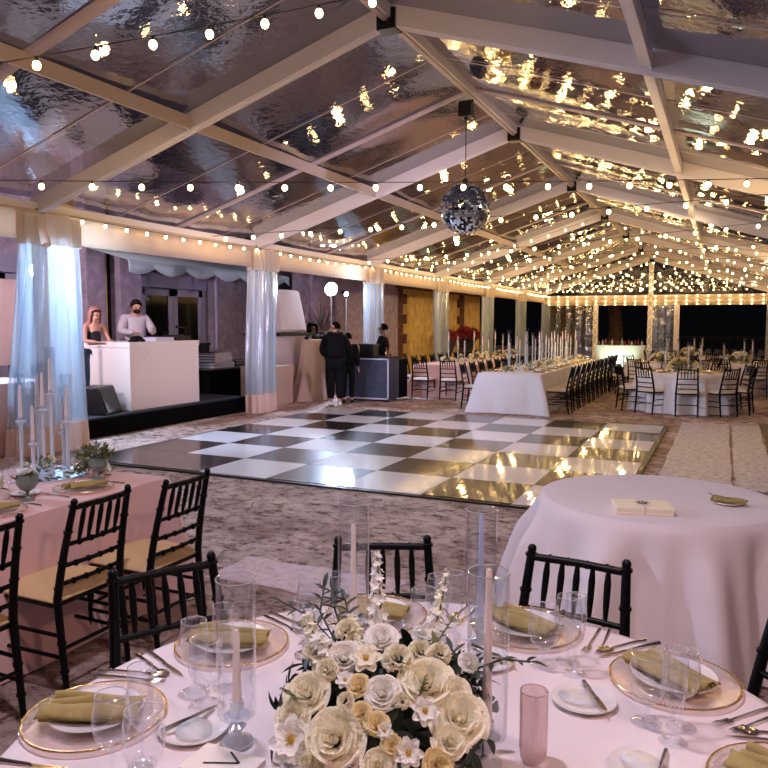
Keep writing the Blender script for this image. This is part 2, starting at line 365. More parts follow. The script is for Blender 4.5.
for k in list(KS)[:-1]:
    y0, y1 = fy(k)+.06, fy(k+1)-.06
    b = MB(); b.bar(T(XM, y0, ZR+.11), T(XM, y1, ZR+.11), .11, .13); b.build('ridge_beam', M['white_alu'], tent, smooth=False)
    b = MB(); b.bar(T(XM, y0, ZR+.035), T(XM, y1, ZR+.035), .05, .03); b.build('ridge_rail', M['tan_alu'], tent, smooth=False)
    for s in (-1, 1):
        px = 2.49*s; pz = roofz(XM+px)
        b = MB(); b.bar((px, y0, pz+.09), (px, y1, pz+.09), .1, .12); b.bar((px+.03, y0, pz+.02), (px+.03, y1, pz+.02), .03, .03); b.build('purlin', M['tan_alu'] if s < 0 else M['white_alu'], tent, smooth=False)
        ex = 4.99*s
        b = MB(); b.bar((ex, y0, ZE+.06), (ex, y1, ZE+.06), .12, .16); b.build('eave_beam', M['white_alu'], tent, smooth=False)
        b = MB(); b.bar((ex-s*.07, y0, ZE+.02), (ex-s*.07, y1, ZE+.02), .03, .04); b.build('keder_rail', M['tan_alu'], tent, smooth=False)
        # roof sheet, slightly slack between rafters, in one mesh per bay and side
        b = MB(); rr = random.Random(k*2+s); ph = rr.uniform(0, 6); P = []
        for i in range(25):
            t = i/24; row = []
            for j in range(41):
                q = j/40; y = y0+(y1-y0)*q; x = t*4.99
                sag = -.05*sin(pi*q)+.005*sin(q*pi*2*5+ph+3*sin(t*4+ph))*sin(pi*q)+.003*sin(t*9+q*21+ph)*sin(pi*q)
                row.append((s*x, y, ZR+.2-(ZR-ZE)*t+sag))
            P.append(row)
        b.grid(P); b.build('roof_panel', M['roof'], tent, sharp=False)
        for q, w in ((.55, .16), (.28, .02), (.80, .02)):
            b = MB(); y = y0+(y1-y0)*q; P = []
            for i in range(25):
                t = i/24; sag = -.05*sin(pi*q)-.014; P.append([(s*t*4.99, y-w/2, ZR+.2-(ZR-ZE)*t+sag), (s*t*4.99, y+w/2, ZR+.2-(ZR-ZE)*t+sag)])
            b.grid(P); b.build('seam_band' if w > .1 else 'seam_line', M['band'], tent, solid=.003)
        # valance: gathered strip hanging under the eave
        b = MB(); P = []
        for i in range(4):
            zz = ZE-.0-.36*i/3; P.append([(ex-s*.1-s*(.012*sin(j*1.3)*(i/3)+.004*sin(j*3.1)), y0+(y1-y0)*j/60, zz) for j in range(61)])
        b.grid(P); b.build('valance', M['valance'], tent, solid=.004, sharp=False)
# far gable
yg = fy(6)
gp = [atx(0, 0, -1)]
for x in (-5.66, -3.19, -2.03):
    top = 4.6 if x == -3.19 else 2.6
    b = MB(); b.bar(T(x, yg+.02, 0), T(x, yg+.02, top), .2 if x == -3.19 else .22, .14, (0, 1, 0)); b.build('gable_post', M['white_alu'], tent, smooth=False)
b = MB(); b.bar(T(XL, yg, 2.98), T(XR, yg, 2.98), .2, .14, (0, 1, 0)); b.build('gable_beam', M['white_alu'], tent, smooth=False)
b = MB(); b.grid([[T(XL+(XR-XL)*j/80, yg-.08-.02*sin(j*1.1)*i, 3.02-.42*i) for j in range(81)] for i in (0, 1)]); b.build('valance', M['valance'], tent, solid=.004)
for s in (-1, 1):
    b = MB(); b.add([(s*.06, yg+.1, 3.1), (s*4.9, yg+.1, 3.1), (s*.06, yg+.1, ZR)], [(0, 1, 2)]); b.build('gable_panel', M['wall_vinyl'], tent, solid=.003)
b = MB(); b.grid([[T(XL+.2+2.2*j/40, yg+.12+.010*sin(j*.7), z) for j in range(41)] for z in (0, 2.7)]); b.build('side_panel', M['wall_vinyl'], tent)
b = MB(); b.grid([[T(-3.1+.95*j/30, yg+.12+.010*sin(j*.7), z) for j in range(31)] for z in (0, 2.7)]); b.build('side_panel', M['wall_vinyl'], tent)
# ------------------------------------------------------------------ curtains on the legs
def curtain(x, y, label, wt=.62, wb=.8, seed=0, side=1, ztop=2.98, tie=None):
    t = thing('vinyl_curtain', label, 'curtain', (x, y, 0), 0, 'clear curtains gathered at the tent legs'); rr = random.Random(seed)
    ph = [rr.uniform(0, 6) for _ in range(6)]; n = 96
    def ring(z):
        q = 1-(z/ztop); w = wt+(wb-wt)*q
        if tie: w *= 1-.45*math.exp(-((z-tie)/.5)**2)
        out = []
        for k in range(n):
            a = 2*pi*k/n; r = 1+.10*sin(9*a+ph[0]+q*.8)+.07*sin(17*a+ph[1]-q)+.05*sin(5*a+ph[2]+q*2)
            out.append((side*.12+.19*r*cos(a), w/2*r*sin(a)+.04*sin(q*4+ph[3]), z))
        return out
    b = MB(); b.grid([ring(z) for z in [.36+(ztop-.36)*i/18 for i in range(19)]], True); b.build('curtain_body', M['curtain'], t, sharp=False)
    b = MB(); b.grid([ring(z) for z in (.01, .12, .24, .36)], True); b.build('curtain_hem', M['hem'], t, sharp=False)
    b = MB(); b.grid([[(px*1.06+.005, py*1.12, z) for px, py, _ in ring(ztop)] for z in (2.68, 2.8, 2.95, 3.06)], True); b.build('curtain_heading', M['valance'], t, sharp=False)
    return t
nm = ['nearest the small stage, glowing from a lamp behind it', 'at the right end of the black stage', 'beside the grey bar counter and bartender', 'in front of the gold wall left of the red flowers', 'just right of the red flowers in the urn', 'before the dark opening past the gold wall', 'at the far left corner of the tent']
for k in range(0, 7):
    curtain(XL, fy(k), 'clear sheer curtain '+nm[k], .66 if k else .74, (.78 if k else 1.15) if k < 6 else .5, k, 1)
curtain(XR-.0, fy(5)+1.2, 'clear sheer curtain pinched in the middle at the right edge of the photo', .9, .62, 11, -1, tie=1.1)
b = MB(); b.tube([(0, -.01, 0), (.0, 0, -.42)], [.045, .06], 10); s_ = b.build('vinyl_roll', M['valance'], None); s_.location = (-7.86, 6.85, 3.02); s_.rotation_euler = (R(-10), R(-26), 0)
tag(s_, 'short rolled end of pale vinyl hanging at the top of the glowing curtain', 'fabric roll')
# ------------------------------------------------------------------ string lights
LAMPS = []; WPOW = .75
def bulb_mesh(r=.03):
    g1 = MB(); g1.ball((0, 0, -.062), r, 10, 7, (1, 1, 1.15)); s1 = MB(); s1.tube([(0, 0, 0), (0, 0, -.035)], .013, 6); return g1.mesh('bulb', M['bulb']), s1.mesh('socket', M['black'])
BM, SKM = bulb_mesh()
def string(label, a, b_, n, sag=.12, kind='string_light', extra=None, power=6, lamp=2, scale=1):
    t = thing(kind, label, 'string lights', (0, 0, 0), 0, None); a, b_ = Vector(a), Vector(b_)
    pos = lambda q: a.lerp(b_, q)+Vector((0, 0, -sag*4*q*(1-q)))
    m = MB(); m.tube([pos(i/40) for i in range(41)], .005*scale, 5); m.build('cable', M['wire'], t)
    for i in range(n):
        p = pos((i+.5)/n)
        o = bpy.data.objects.new('bulb', BM); COL.objects.link(o); o.parent = t; o.location = p; o.scale = (scale,)*3
        o2 = bpy.data.objects.new('socket', SKM); COL.objects.link(o2); o2.parent = t; o2.location = p; o2.scale = (scale,)*3
        if lamp and i % lamp == lamp//2: LAMPS.append((p+Vector((0, 0, -.10)), power*lamp))
    return t
# near strings crossing the tent (positions read from the perspective of the rafters)
A0, A1 = Vector((-4.78, 3.94, 3.51)), Vector((-2.91, 5.17, 4.06)); dA = A1-A0
string('string of round bulbs nearest the camera, rising steeply at upper left', A0-dA*.19+Vector((0, 0, .07)), A1+dA*.46+Vector((0, 0, .07)), 9, .02, power=3.2)
string('string of bulbs crossing the tent at the height of the disco ball top', (-7.4, 5.49, 3.2), (1.7, 11.5, 3.6), 21, .05, power=4)
string('string of bulbs passing just under the disco ball', (-8.0, 10.5, 3.17), (1.75, 11.7, 3.52), 19, .03)
string('string of bulbs high above the dance floor far side, right of the disco ball', (-8.0, 16.2, 3.2), (1.75, 14.6, 3.55), 19, .05)
ys = [(18.2, 17.9), (20.3, 21.4), (24.3, 25.6), (26.3, 24.6), (29, 30), (31.2, 32.5), (33.5, 35), (35.8, 34.6)]
for i, (ya, yb) in enumerate(ys):
    string('string of bulbs across the far half of the tent, %s beyond the dance floor' % ORD[i], (-8.0, ya, 3.3), (1.7, yb, 3.45), 20, .06, lamp=4, power=4.5, scale=.8)
for i, y in enumerate([19.2, 22.9, 27.6, 30.4, 34.4]):
    string('slanting string of bulbs under the far left roof slope, %s from the dance floor' % ORD[i], (-8.0, y, 3.2), (-3.3, y+1.2, 4.45), 11, .1, lamp=0, scale=.8)
for i, y in enumerate([19.4, 23.3, 28.2, 33]):
    string('slanting string of bulbs under the far right roof slope, %s from the dance floor' % ORD[i], (1.7, y, 3.2), (-3.1, y+1.2, 4.45), 11, .1, lamp=0, scale=.8)
# strings along the left eave, one per bay, just above the valance
for k in range(0, 6):
    sc = 1 if k < 2 else .9
    string('string of bulbs along the left eave in the %s bay counting from the camera' % ORD[k], (-7.95, fy(k)+.3, 3.10), (-7.95, fy(k+1)-.1, 3.10), [11, 12, 13, 12, 12, 12][k], .03, lamp=0, scale=.75)
for i, z in enumerate((3.06, 2.86, 2.70, 3.32, 3.62, 3.95)):
    hw = 4.9 if z < 3.1 else (ZR-z)/(ZR-ZE)*4.9
    string('row of small bulbs across the far gable, %s row up from the lowest' % ORD[[2, 1, 0, 3, 4, 5][i]], (XM-hw, yg-.2, z), (XM+hw, yg-.2, z), int(hw*4.2)+2, .01, lamp=0, scale=.75)
for i, x in enumerate((-5.66, -3.19)):
    t = thing('fairy_light_wrap', 'tiny lights wrapped around the far gable post '+('at centre' if i else 'left of centre'), 'string lights', (x, yg-.12, 0))
    pts = [(.11*cos(a*.9), -.02-.04*abs(sin(a*.9)), .1+a*.02) for a in range(0, 125 if not i else 220)]
    m = MB(); m.tube(pts, .004, 4); m.build('cable', M['wire'], t)
    m = MB()
    for j, q in enumerate(pts[::3]): m.ball(q, .009, 6, 4)
    o = m.build('tiny_bulbs', M['fairy'], t); o['kind'] = 'stuff'
# ------------------------------------------------------------------ disco ball
db = thing('disco_ball', 'large mirrored disco ball hanging under the tent ridge', 'disco ball', (-3.24, 9.74, 3.24))
rr = random.Random(5); b = MB(); b2 = MB(); b2.ball((0, 0, 0), .328, 32, 20); b2.build('core', M['black'], db)
nl = 34
for i in range(nl):
    t0, t1 = pi*(i+.06)/nl, pi*(i+.94)/nl; nn = max(4, int(2*nl*sin(pi*(i+.5)/nl)))
    for k in range(nn):
        a0, a1 = 2*pi*(k+.06)/nn, 2*pi*(k+.94)/nn; rad = .338
        c = Vector((sin((t0+t1)/2)*cos((a0+a1)/2), sin((t0+t1)/2)*sin((a0+a1)/2), cos((t0+t1)/2)))
        tilt = Vector([rr.gauss(0, .05) for _ in range(3)]); vs = []
        for t_, a_ in ((t0, a0), (t1, a0), (t1, a1), (t0, a1)):
            q = Vector((sin(t_)*cos(a_), sin(t_)*sin(a_), cos(t_))); q = q+c*((c-q).dot(c)); q += c*((q-c).dot(tilt)); vs.append(q*rad)
        b.add(vs, [(0, 1, 2, 3)])
b.build('mirror_tiles', M['mirror'], db, smooth=False)
b = MB(); b.tube([(0, 0, .33), (0, 0, .39)], .035, 12); b.tube([(0, 0, .39), (0, 0, 1.22)], .006, 6); b.build('hanging_cable', M['dark_metal'], db)
b = MB(); b.box(-.09, .09, -.08, .08, 1.2, 1.38); b.tube([(0, 0, 1.2), (0, 0, 1.16)], .03, 10); b.box(-.1, .1, -.02, .02, 1.38, 1.42); b.build('motor_box', M['black'], db, smooth=False, bevel=.008)
# ------------------------------------------------------------------ chiavari chair (seat faces +y, back at -y)
def make_chair(cm='cushion', lo=False):
    t = thing('chiavari_chair', 'x', 'chair'); n = 6 if lo else 10
    W, D, SH, H = .205, .2, .44, .92
    def rings(m, p, q, zs, r):
        p, q = Vector(p), Vector(q); d = (q-p).normalized()
        for z in zs:
            c = p.lerp(q, z); m.tube([c-d*.005, c+d*.005], r, n)
    back = lambda s, z: Vector((s*(.19-.028*max(0, (z-.44)/.48)), -D-(.10*((z-.44)/.48)**1.3 if z > .44 else -.0)-(0 if z > .44 else (.44-z)*.10), z))
    for s in (-1, 1):
        m = MB(); pts = [back(s, z) for z in (0, .15, .3, .44, .56, .68, .8, .89)]; m.tube(pts, [.013, .016, .018, .019, .018, .017, .016, .015], n)
        for z in (.12, .25, .5, .62, .76, .88): c = back(s, z); m.tube([c-Vector((0, 0, .005)), c+Vector((0, 0, .005))], .021, n)
        c = back(s, .895); m.ball(tuple(c+Vector((0, 0, .004))), .0165, n, 5); m.build('leg', M['black_wood'], t)
        m = MB(); p, q = (s*W*.98, D+.02, 0), (s*W*.95, D-.01, .42); m.tube([p, q], [.013, .018], n); rings(m, p, q, (.3, .6, .95), .021); m.build('leg', M['black_wood'], t)
    m = MB(); m.box(-W, W, -D, D, .405, .437); m.build('seat_frame', M['black_wood'], t, bevel=.012, smooth=False)
    m = MB(); P = []
    for i in range(13):
        row = []
        for j in range(13):
            x, y = -1+i/6, -1+j/6; e = (1-abs(x)**4)*(1-abs(y)**4); row.append((x*W*1.0*(1-.02*abs(y)), y*D*1.0, .440+.042*e**.35))
        P.append(row)
    m.grid(P); m.box(-W, W, -D, D, .432, .442); m.build('seat_cushion', M[cm], t, sharp=False)
    for z in (.872, .70, .60, .515):
        m = MB(); a, c = back(-1, z), back(1, z); m.tube([a, (a+c)/2+Vector((0, -.012, 0)), c], .0135 if z > .8 else .0105, n)
        for f in (.2, .4, .6, .8): p_ = a.lerp(c, f)+Vector((0, -.01, 0)); m.tube([p_-Vector((.004, 0, 0)), p_+Vector((.004, 0, 0))], .015, n)
        m.build('back_rail', M['black_wood'], t)
    for f in (-.62, -.31, 0, .31, .62):
        a, c = back(1, .70), back(1, .872); m = MB()
        p, q = Vector((f*a.x, a.y-.008, .70)), Vector((f*c.x*1.03, c.y-.008, .872)); m.tube([p, p.lerp(q, .35), p.lerp(q, .7), q], [.007, .011, .012, .007], n); m.build('spindle', M['black_wood'], t)
    for z in (.18, .28):
        for s in (-1, 1):
            m = MB(); m.tube([back(s, z), (s*W*.97, D+.01, z)], .0095, n); m.build('stretcher', M['black_wood'], t)
        m = MB(); m.tube([(-W*.97, D+.01, z+.03), (W*.97, D+.01, z+.03)], .0095, n); m.build('stretcher', M['black_wood'], t)
    m = MB(); m.tube([back(-1, .22), back(1, .22)], .0095, n); m.build('stretcher', M['black_wood'], t)
    return t
PROTO = {}
def chair(x, y, face, label, group, kind='cushion', lo=False):
    """face: direction (radians) the sitter looks"""
    key = (kind, lo); rz = face-pi/2
    if key not in PROTO:
        o = make_chair(kind, lo); PROTO[key] = o; kids(o); o.location = (x, y, 0); o.rotation_euler = (0, 0, rz); o['label'] = label; o['group'] = group; return o
    return dup(PROTO[key], (x, y, 0), rz, label, group)
# ------------------------------------------------------------------ tablecloths
def round_cloth(name, c, r, flare, nf, amp, label, mat, z=.76, seed=0, group=None, rip=.0, zb=.012):
    rr = random.Random(seed); n = 320; ph = [rr.uniform(0, 6) for _ in range(5)]; b = MB(); P = []
    def fold(a): return 1.5*(.5+.5*sin(nf*a+ph[0]+.9*sin(2*a+ph[1])))**2.2-.5+.22*sin((nf+4)*a+ph[2])+.12*sin((2*nf+1)*a+ph[3])
    rs = [0.001, r*.5, r*.85, r*.97, r*.995]
    for q in rs: P.append([(q*cos(2*pi*k/n), q*sin(2*pi*k/n), z-(.003 if q > r*.99 else 0)) for k in range(n)])
    hz = z-zb
    for i in range(1, 17):
        t = i/16; row = []
        for k in range(n):
            a = 2*pi*k/n; f = fold(a); e = min(1, t*3.5)
            rad = r+.004+flare*t**.8*.55+amp*e*(t**.55)*(f+.25)
            row.append((rad*cos(a), rad*sin(a), z-.008-hz*t+ (.008 if i == 16 else 0)+.0*f))
        P.append(row)
    b.grid(P, True); o = b.build(name, mat, None, sharp=False); o.location = (c[0], c[1], 0); tag(o, label, 'tablecloth', group); return o
def rect_cloth(name, x0, x1, y0, y1, label, mat, flare=.12, amp=.02, z=.76, seed=0, group=None, corner=.16, freq=9, zb=.012):
    rr = random.Random(seed); cx, cy = (x0+x1)/2, (y0+y1)/2; w, d = (x1-x0)/2, (y1-y0)/2; cr = .03; pts = []
    def seg(a, b_, n): return [(a[0]+(b_[0]-a[0])*i/n, a[1]+(b_[1]-a[1])*i/n) for i in range(n)]
    nx, ny = max(12, int(w*44)), max(12, int(d*44))
    for (ax, ay), (bx, by), nrm, n in (((-w, -d), (w, -d), (0, -1), nx), ((w, -d), (w, d), (1, 0), ny), ((w, d), (-w, d), (0, 1), nx), ((-w, d), (-w, -d), (-1, 0), ny)):
        L = hypot(bx-ax, by-ay)
        for i in range(n):
            q = i/n; e = min(q, 1-q)*L; cn = math.exp(-(e/.16)**2)
            # normal turns through the corner
            kx, ky = nrm; s_ = -1 if q < .5 else 1; tx, ty = (bx-ax)/L*s_, (by-ay)/L*s_
            vx, vy = kx+tx*cn*.9, ky+ty*cn*.9; pts.append((ax+(bx-ax)*q, ay+(by-ay)*q, vx, vy, cn, (ax+ay*1.7)+q*L))
    b = MB(); N_ = len(pts); P = []
    P.append([(px, py, z) for px, py, *_ in pts])
    for i in range(1, 15):
        t = i/14; row = []
        for px, py, vx, vy, cn, s_ in pts:
            f = sin(s_*freq+seed)+.5*sin(s_*freq*2.3+1.3*seed)
            o_ = .004+flare*t*.6+corner*cn*t**.9*(1+.25*sin(s_*40))+amp*t**.7*f*(1-cn*.5); row.append((px+vx*o_, py+vy*o_, z-.006-(z-zb-.006)*t))
        P.append(row)
    b.grid(P, True); b.add([(px, py, z) for px, py, *_ in pts], [tuple(range(N_))])
    o = b.build(name, mat, None, sharp=False); o.location = (cx, cy, 0); tag(o, label, 'tablecloth', group); return o
def under_table(c, r, label, rect=None, rz=0):
    t = thing('folding_table', label, 'table', (c[0], c[1], 0))
    b = MB()
    if rect: b.box(-rect[0], rect[0], -rect[1], rect[1], .725, .752)
    else: b.tube([(0, 0, .725), (0, 0, .752)], r-.01, 48)
    b.build('tabletop', M['white'], t, smooth=False)
    w, d = (rect[0]*.8, rect[1]*.85) if rect else (r*.55, r*.55)
    for i, j in ((-1, -1), (1, -1), (1, 1), (-1, 1)):
        b = MB(); b.tube([(i*w, j*d, 0), (i*w, j*d, .725)], .016, 8); b.build('leg', M['dark_metal'], t)
# near round table
TC = (-.57, 1.44); TR = .905
round_cloth('tablecloth', TC, TR, .12, 11, .05, 'blush white cloth on the nearest round table, set with glasses and flowers', M['linen'], seed=2)
under_table(TC, TR, 'round folding table hidden beneath the nearest set cloth')
# empty round table right
BC = (-.30, 4.25)
round_cloth('tablecloth', BC, .62, .24, 10, .14, 'floor-length pale cloth on the round table holding only a box and a small plate', M['linen'], seed=4)
under_table(BC, .62, 'round table beneath the cloth with the box and small plate')
# left long table
rect_cloth('tablecloth', -4.12, -3.03, .4, 3.52, 'blush pink cloth on the long table at the left with the crystal candlesticks', M['linen_blush'], .05, .012, seed=1, corner=.10, freq=7)
under_table((-3.575, 1.96), 0, 'long table beneath the blush cloth at left', (.52, 1.53))
# far left edge table
rect_cloth('tablecloth', -9.4, -8.28, 5.6, 7.35, 'peach cloth over the high table at the far left edge behind the candlesticks', M['linen_blush'], .04, .02, z=.92, seed=3, corner=.05)
# white long table past the dance floor
WL = (-4.28, -3.08, 13.75, 20.9)
rect_cloth('tablecloth', *WL, 'white cloth over the long banquet table just past the dance floor', M['linen_white'], .12, .035, seed=6, corner=.13, freq=8)
under_table(((WL[0]+WL[1])/2, (WL[2]+WL[3])/2), 0, 'long table beneath the white banquet cloth', (.58, 3.5))
rect_cloth('tablecloth', -6.55, -5.2, 16.1, 23.2, 'blush cloth over the long banquet table beside the gold wall', M['linen_blush'], .1, .03, seed=8, corner=.14, freq=8)
under_table((-5.875, 19.65), 0, 'long table beneath the blush cloth beside the gold wall', (.65, 3.5))
RC = (-.72, 15.95)
round_cloth('tablecloth', RC, .9, .14, 12, .09, 'white cloth on the far round table facing the dance floor corner', M['linen_white'], seed=9)
under_table(RC, .9, 'round table beneath the far white cloth')
RC2 = [(-1.35, 19.6), (.35, 20.6), (-.9, 24.0)]
for i, c in enumerate(RC2):
    round_cloth('tablecloth', c, .9, .14, 12, .05, 'pale cloth on the %s round table behind the far white one' % ['left', 'right', 'most distant'][i], M['linen'], seed=10+i)
    under_table(c, .9, 'round table beneath the %s distant pale cloth' % ['left', 'right', 'farthest'][i])
# ------------------------------------------------------------------ chairs
G1 = 'black chairs around the nearest round table'
for x, y, a, lab in ((-1.397, 1.735, 149.6, 'black chiavari chair at the left side of the nearest round table'), (-.986, 2.187, 116.6, 'black chiavari chair behind the flowers of the nearest round table'),
                   (-.467, 2.262, 82.9, 'black chiavari chair in front of the round table with the box'), (.068, 2.03, 44, 'black chiavari chair cut off by the right edge of the photo')):
    chair(x, y, R(a)+pi, lab, G1)
G2 = 'black chairs along the left blush table'
for x, y, lab in ((-2.80, 3.055, 'black chiavari chair at the left long table, nearest the dance floor'), (-2.89, 2.56, 'black chiavari chair in the middle of the three at the left long table'), (-2.89, 1.95, 'black chiavari chair at the left edge of the photo by the left long table')):
    chair(x, y, pi, lab, G2)
for i in range(11):
    y = 14.3+i*.62
    chair(-2.86, y, pi, 'black chair on the aisle side of the long white table, %s from near end' % ORD[i], 'chairs on the aisle side of the white long table', 'cushion_white', True)
    chair(-4.52, y+.1, 0, 'black chair on the wall side of the long white table, %s from near end' % ORD[i], 'chairs on the wall side of the white long table', 'cushion_white', True)
for i, x in enumerate((-6.22, -5.55)):
    chair(x, 15.9-.05, pi/2, 'black chair at the near end of the wall side blush table, '+('left of the two' if i == 0 else 'right of the two'), 'chairs at the near end of the wall side table', 'cushion_white', True)
for i in range(10):
    y = 16.7+i*.64
    chair(-4.98, y, pi, 'black chair on the inner side of the wall side table, %s from near end' % ORD[i], 'chairs on the inner side of the wall side table', 'cushion_white', True)
    chair(-6.78, y, 0, 'black chair between the wall side table and the wall, %s from near end' % ORD[i], 'chairs between the wall side table and the wall', 'cushion_white', True)
def ring_chairs(c, n, r, off, lab, grp):
    for k in range(n):
        a = 2*pi*k/n+off; chair(c[0]+r*cos(a), c[1]+r*sin(a), a+pi, lab % ORD[k], grp, 'cushion_white', True)
ring_chairs(RC, 10, 1.02, R(-84), 'black chair around the far white round table, %s counterclockwise from the nearest', 'chairs around the far white round table')
for i, c in enumerate(RC2):
    w = ['left', 'right', 'most distant'][i]
    ring_chairs(c, 10, 1.02, R(-80+i*9), 'black chair at the '+w+' back round table, %s counterclockwise from the nearest', 'chairs around the '+w+' back round table')
# ------------------------------------------------------------------ tableware
PR = {}
def rep(key, make, loc, rz=0, label=None, group=None):
    if key not in PR:
        o = make(); PR[key] = o; kids(o); o.location = loc; o.rotation_euler = (0, 0, rz)
        if label: o['label'] = label
        if group: o['group'] = group
        return o
    return dup(PR[key], loc, rz, label, group)
def mk_charger():
    t = thing('charger_plate', 'x', 'charger plate'); b = MB(); b.lathe([(.001, .004), (.10, .004), (.11, .007), (.16, .014), (.163, .012), (.11, .003), (.001, .001)], 48); b.build('plate_body', M['charger'], t)
    b = MB(); b.tube([(.161*cos(2*pi*k/64), .161*sin(2*pi*k/64), .0145) for k in range(65)], .0016, 6, False)
    for k in range(110): a = 2*pi*k/110; b.ball((.158*cos(a), .158*sin(a), .015), .0026, 5, 3)
    b.build('gold_rim', M['gold'], t); return t
def mk_dinner():
    b = MB(); b.lathe([(.001, .006), (.07, .006), (.085, .010), (.105, .014), (.106, .012), (.085, .006), (.07, .001), (.001, .001)], 40); return tag(b.build('salad_plate', M['linen_blush'] if False else M['china']), 'x', 'plate')
def mk_napkin(mat='napkin'):
    t = thing('folded_napkin', 'x', 'napkin'); rr = random.Random(9); b = MB()
    for k in range(5):   # pleats side by side, lying diagonally
        y0 = -.052+k*.021; P = []
        for i in range(15):
            u = i/14; x = -.105+.21*u; row = []
            for j in range(7):
                a = pi*j/6; w = .0135*(1+.25*sin(u*4+k)); row.append((x, y0+.006*sin(u*5+k*1.7)-w*cos(a), .004+(.018+.006*sin(k*2+u*3))*sin(a)*(1-.15*u)))
            P.append(row)
        b.grid(P)
    b.build('pleats', M[mat], t, sharp=False)
    b = MB(); P = []
    for i in range(15):
        u = i/14; row = []
        for j in range(12):
            v = j/11; row.append((-.112+.222*u+.008*sin(v*5), -.072+.046*v+.02*v*(1-u), .004+.030*sin(pi*min(1, v*.93+.07))**.7*(1-.12*u)+.003*sin(u*9+v*4)))
        P.append(row)
    b.grid(P); b.build('top_fold', M[mat], t, solid=.003, sharp=False); return t
def fork_mb():
    b = MB(); b.tube([(0, -.10, .003), (0, -.05, .006), (0, .02, .006), (0, .045, .004)], [.0045, .0035, .0025, .0035], 6)
    b.box(-.010, .010, .045, .062, .003, .005)
    for x in (-.0085, -.003, .003, .0085): b.tube([(x, .06, .004), (x, .085, .007), (x, .098, .006)], [.0016, .0015, .0008], 5)
    return b
def mk_fork(): return tag(fork_mb().build('fork', M['silver']), 'x', 'fork')
def mk_knife():
    b = MB(); b.tube([(0, -.11, .004), (0, -.06, .005), (0, .01, .004)], [.006, .0055, .004], 8)
    b.add([(-.004, .01, .004), (.008, .01, .004), (.009, .08, .004), (.002, .118, .004), (-.004, .09, .004)]+[(-.004, .01, .002), (.008, .01, .002), (.009, .08, .002), (.002, .118, .002), (-.004, .09, .002)], [(0, 1, 2, 3, 4), (9, 8, 7, 6, 5)]+[(i, i+5, (i+1) % 5+5, (i+1) % 5) for i in range(5)])
    return tag(b.build('knife', M['silver']), 'x', 'knife')
def mk_spoon():
    b = MB(); b.tube([(0, -.09, .004), (0, -.04, .006), (0, .04, .004)], [.005, .0035, .003], 6); b.lathe_xyz([(.0, -.004), (.012, -.003), (.017, 0), (.0155, .001), (.0, -.001)], 14, (0, .062, .005), (1, 1.5, 1), None); return tag(b.build('spoon', M['silver']), 'x', 'spoon')
def bowl_rim(t, r, z):
    b = MB(); b.tube([(r*cos(2*pi*k/40), r*sin(2*pi*k/40), z) for k in range(41)], .0011, 5, False); b.build('rim', M['rim_glass'], t)
def mk_wine():
    t = thing('wine_glass', 'x', 'glass'); b = MB(); b.lathe([(.003, .077), (.018, .082), (.031, .094), (.038, .12), (.0375, .15), (.031, .186)], 32); bowl_rim(t, .031, .186); b.build('bowl', M['glass'], t)
    b = MB(); b.lathe([(.034, .0), (.034, .003), (.012, .008), (.005, .014), (.004, .05), (.007, .078)], 24); b.build('stem', M['glass'], t); return t
def mk_water():
    t = thing('water_goblet', 'x', 'glass'); b = MB(); b.lathe([(.003, .05), (.02, .054), (.034, .067), (.0425, .092), (.0425, .12), (.0365, .166)], 32); bowl_rim(t, .0365, .166); b.build('bowl', M['glass'], t)
    b = MB(); b.lathe([(.036, .0), (.036, .003), (.014, .008), (.006, .013), (.0055, .035), (.008, .05)], 24); b.build('stem', M['glass'], t); return t
def mk_flute():
    t = thing('champagne_flute', 'x', 'glass'); b = MB(); b.lathe([(.003, .075), (.012, .082), (.021, .10), (.027, .135), (.028, .17), (.0255, .216)], 32); bowl_rim(t, .0255, .216); b.build('bowl', M['glass'], t)
    b = MB(); b.lathe([(.031, .0), (.031, .003), (.01, .008), (.004, .014), (.0035, .05), (.005, .075)], 24); b.build('stem', M['glass'], t); return t
def mk_bread():
    t = thing('bread_plate', 'x', 'plate'); b = MB(); b.lathe([(.001, .004), (.05, .004), (.062, .008), (.078, .014), (.079, .012), (.06, .003), (.05, .001), (.001, .001)], 40); b.build('plate_body', M['china'], t)
    b = MB(); b.lathe_xyz([(0, .005), (.035, .006), (.05, .012), (.051, .013), (.0, .0055)], 24, (.012, .0, .0), (1, .8, 1), None); b.build('glass_dish', M['butter'], t, sharp=False); return t
def mk_bknife():
    b = MB(); b.tube([(0, -.085, .004), (0, -.03, .005), (0, .0, .004)], [.006, .0045, .003], 6); b.add([(-.006, 0, .005), (.007, .0, .005), (.008, .05, .005), (0, .07, .005), (-.005, .05, .005), (-.006, 0, .003), (.007, .0, .003), (.008, .05, .003), (0, .07, .003), (-.005, .05, .003)], [(0, 1, 2, 3, 4), (9, 8, 7, 6, 5)]+[(i, i+5, (i+1) % 5+5, (i+1) % 5) for i in range(5)])
    return tag(b.build('butter_knife', M['silver']), 'x', 'knife')
Z = .7605
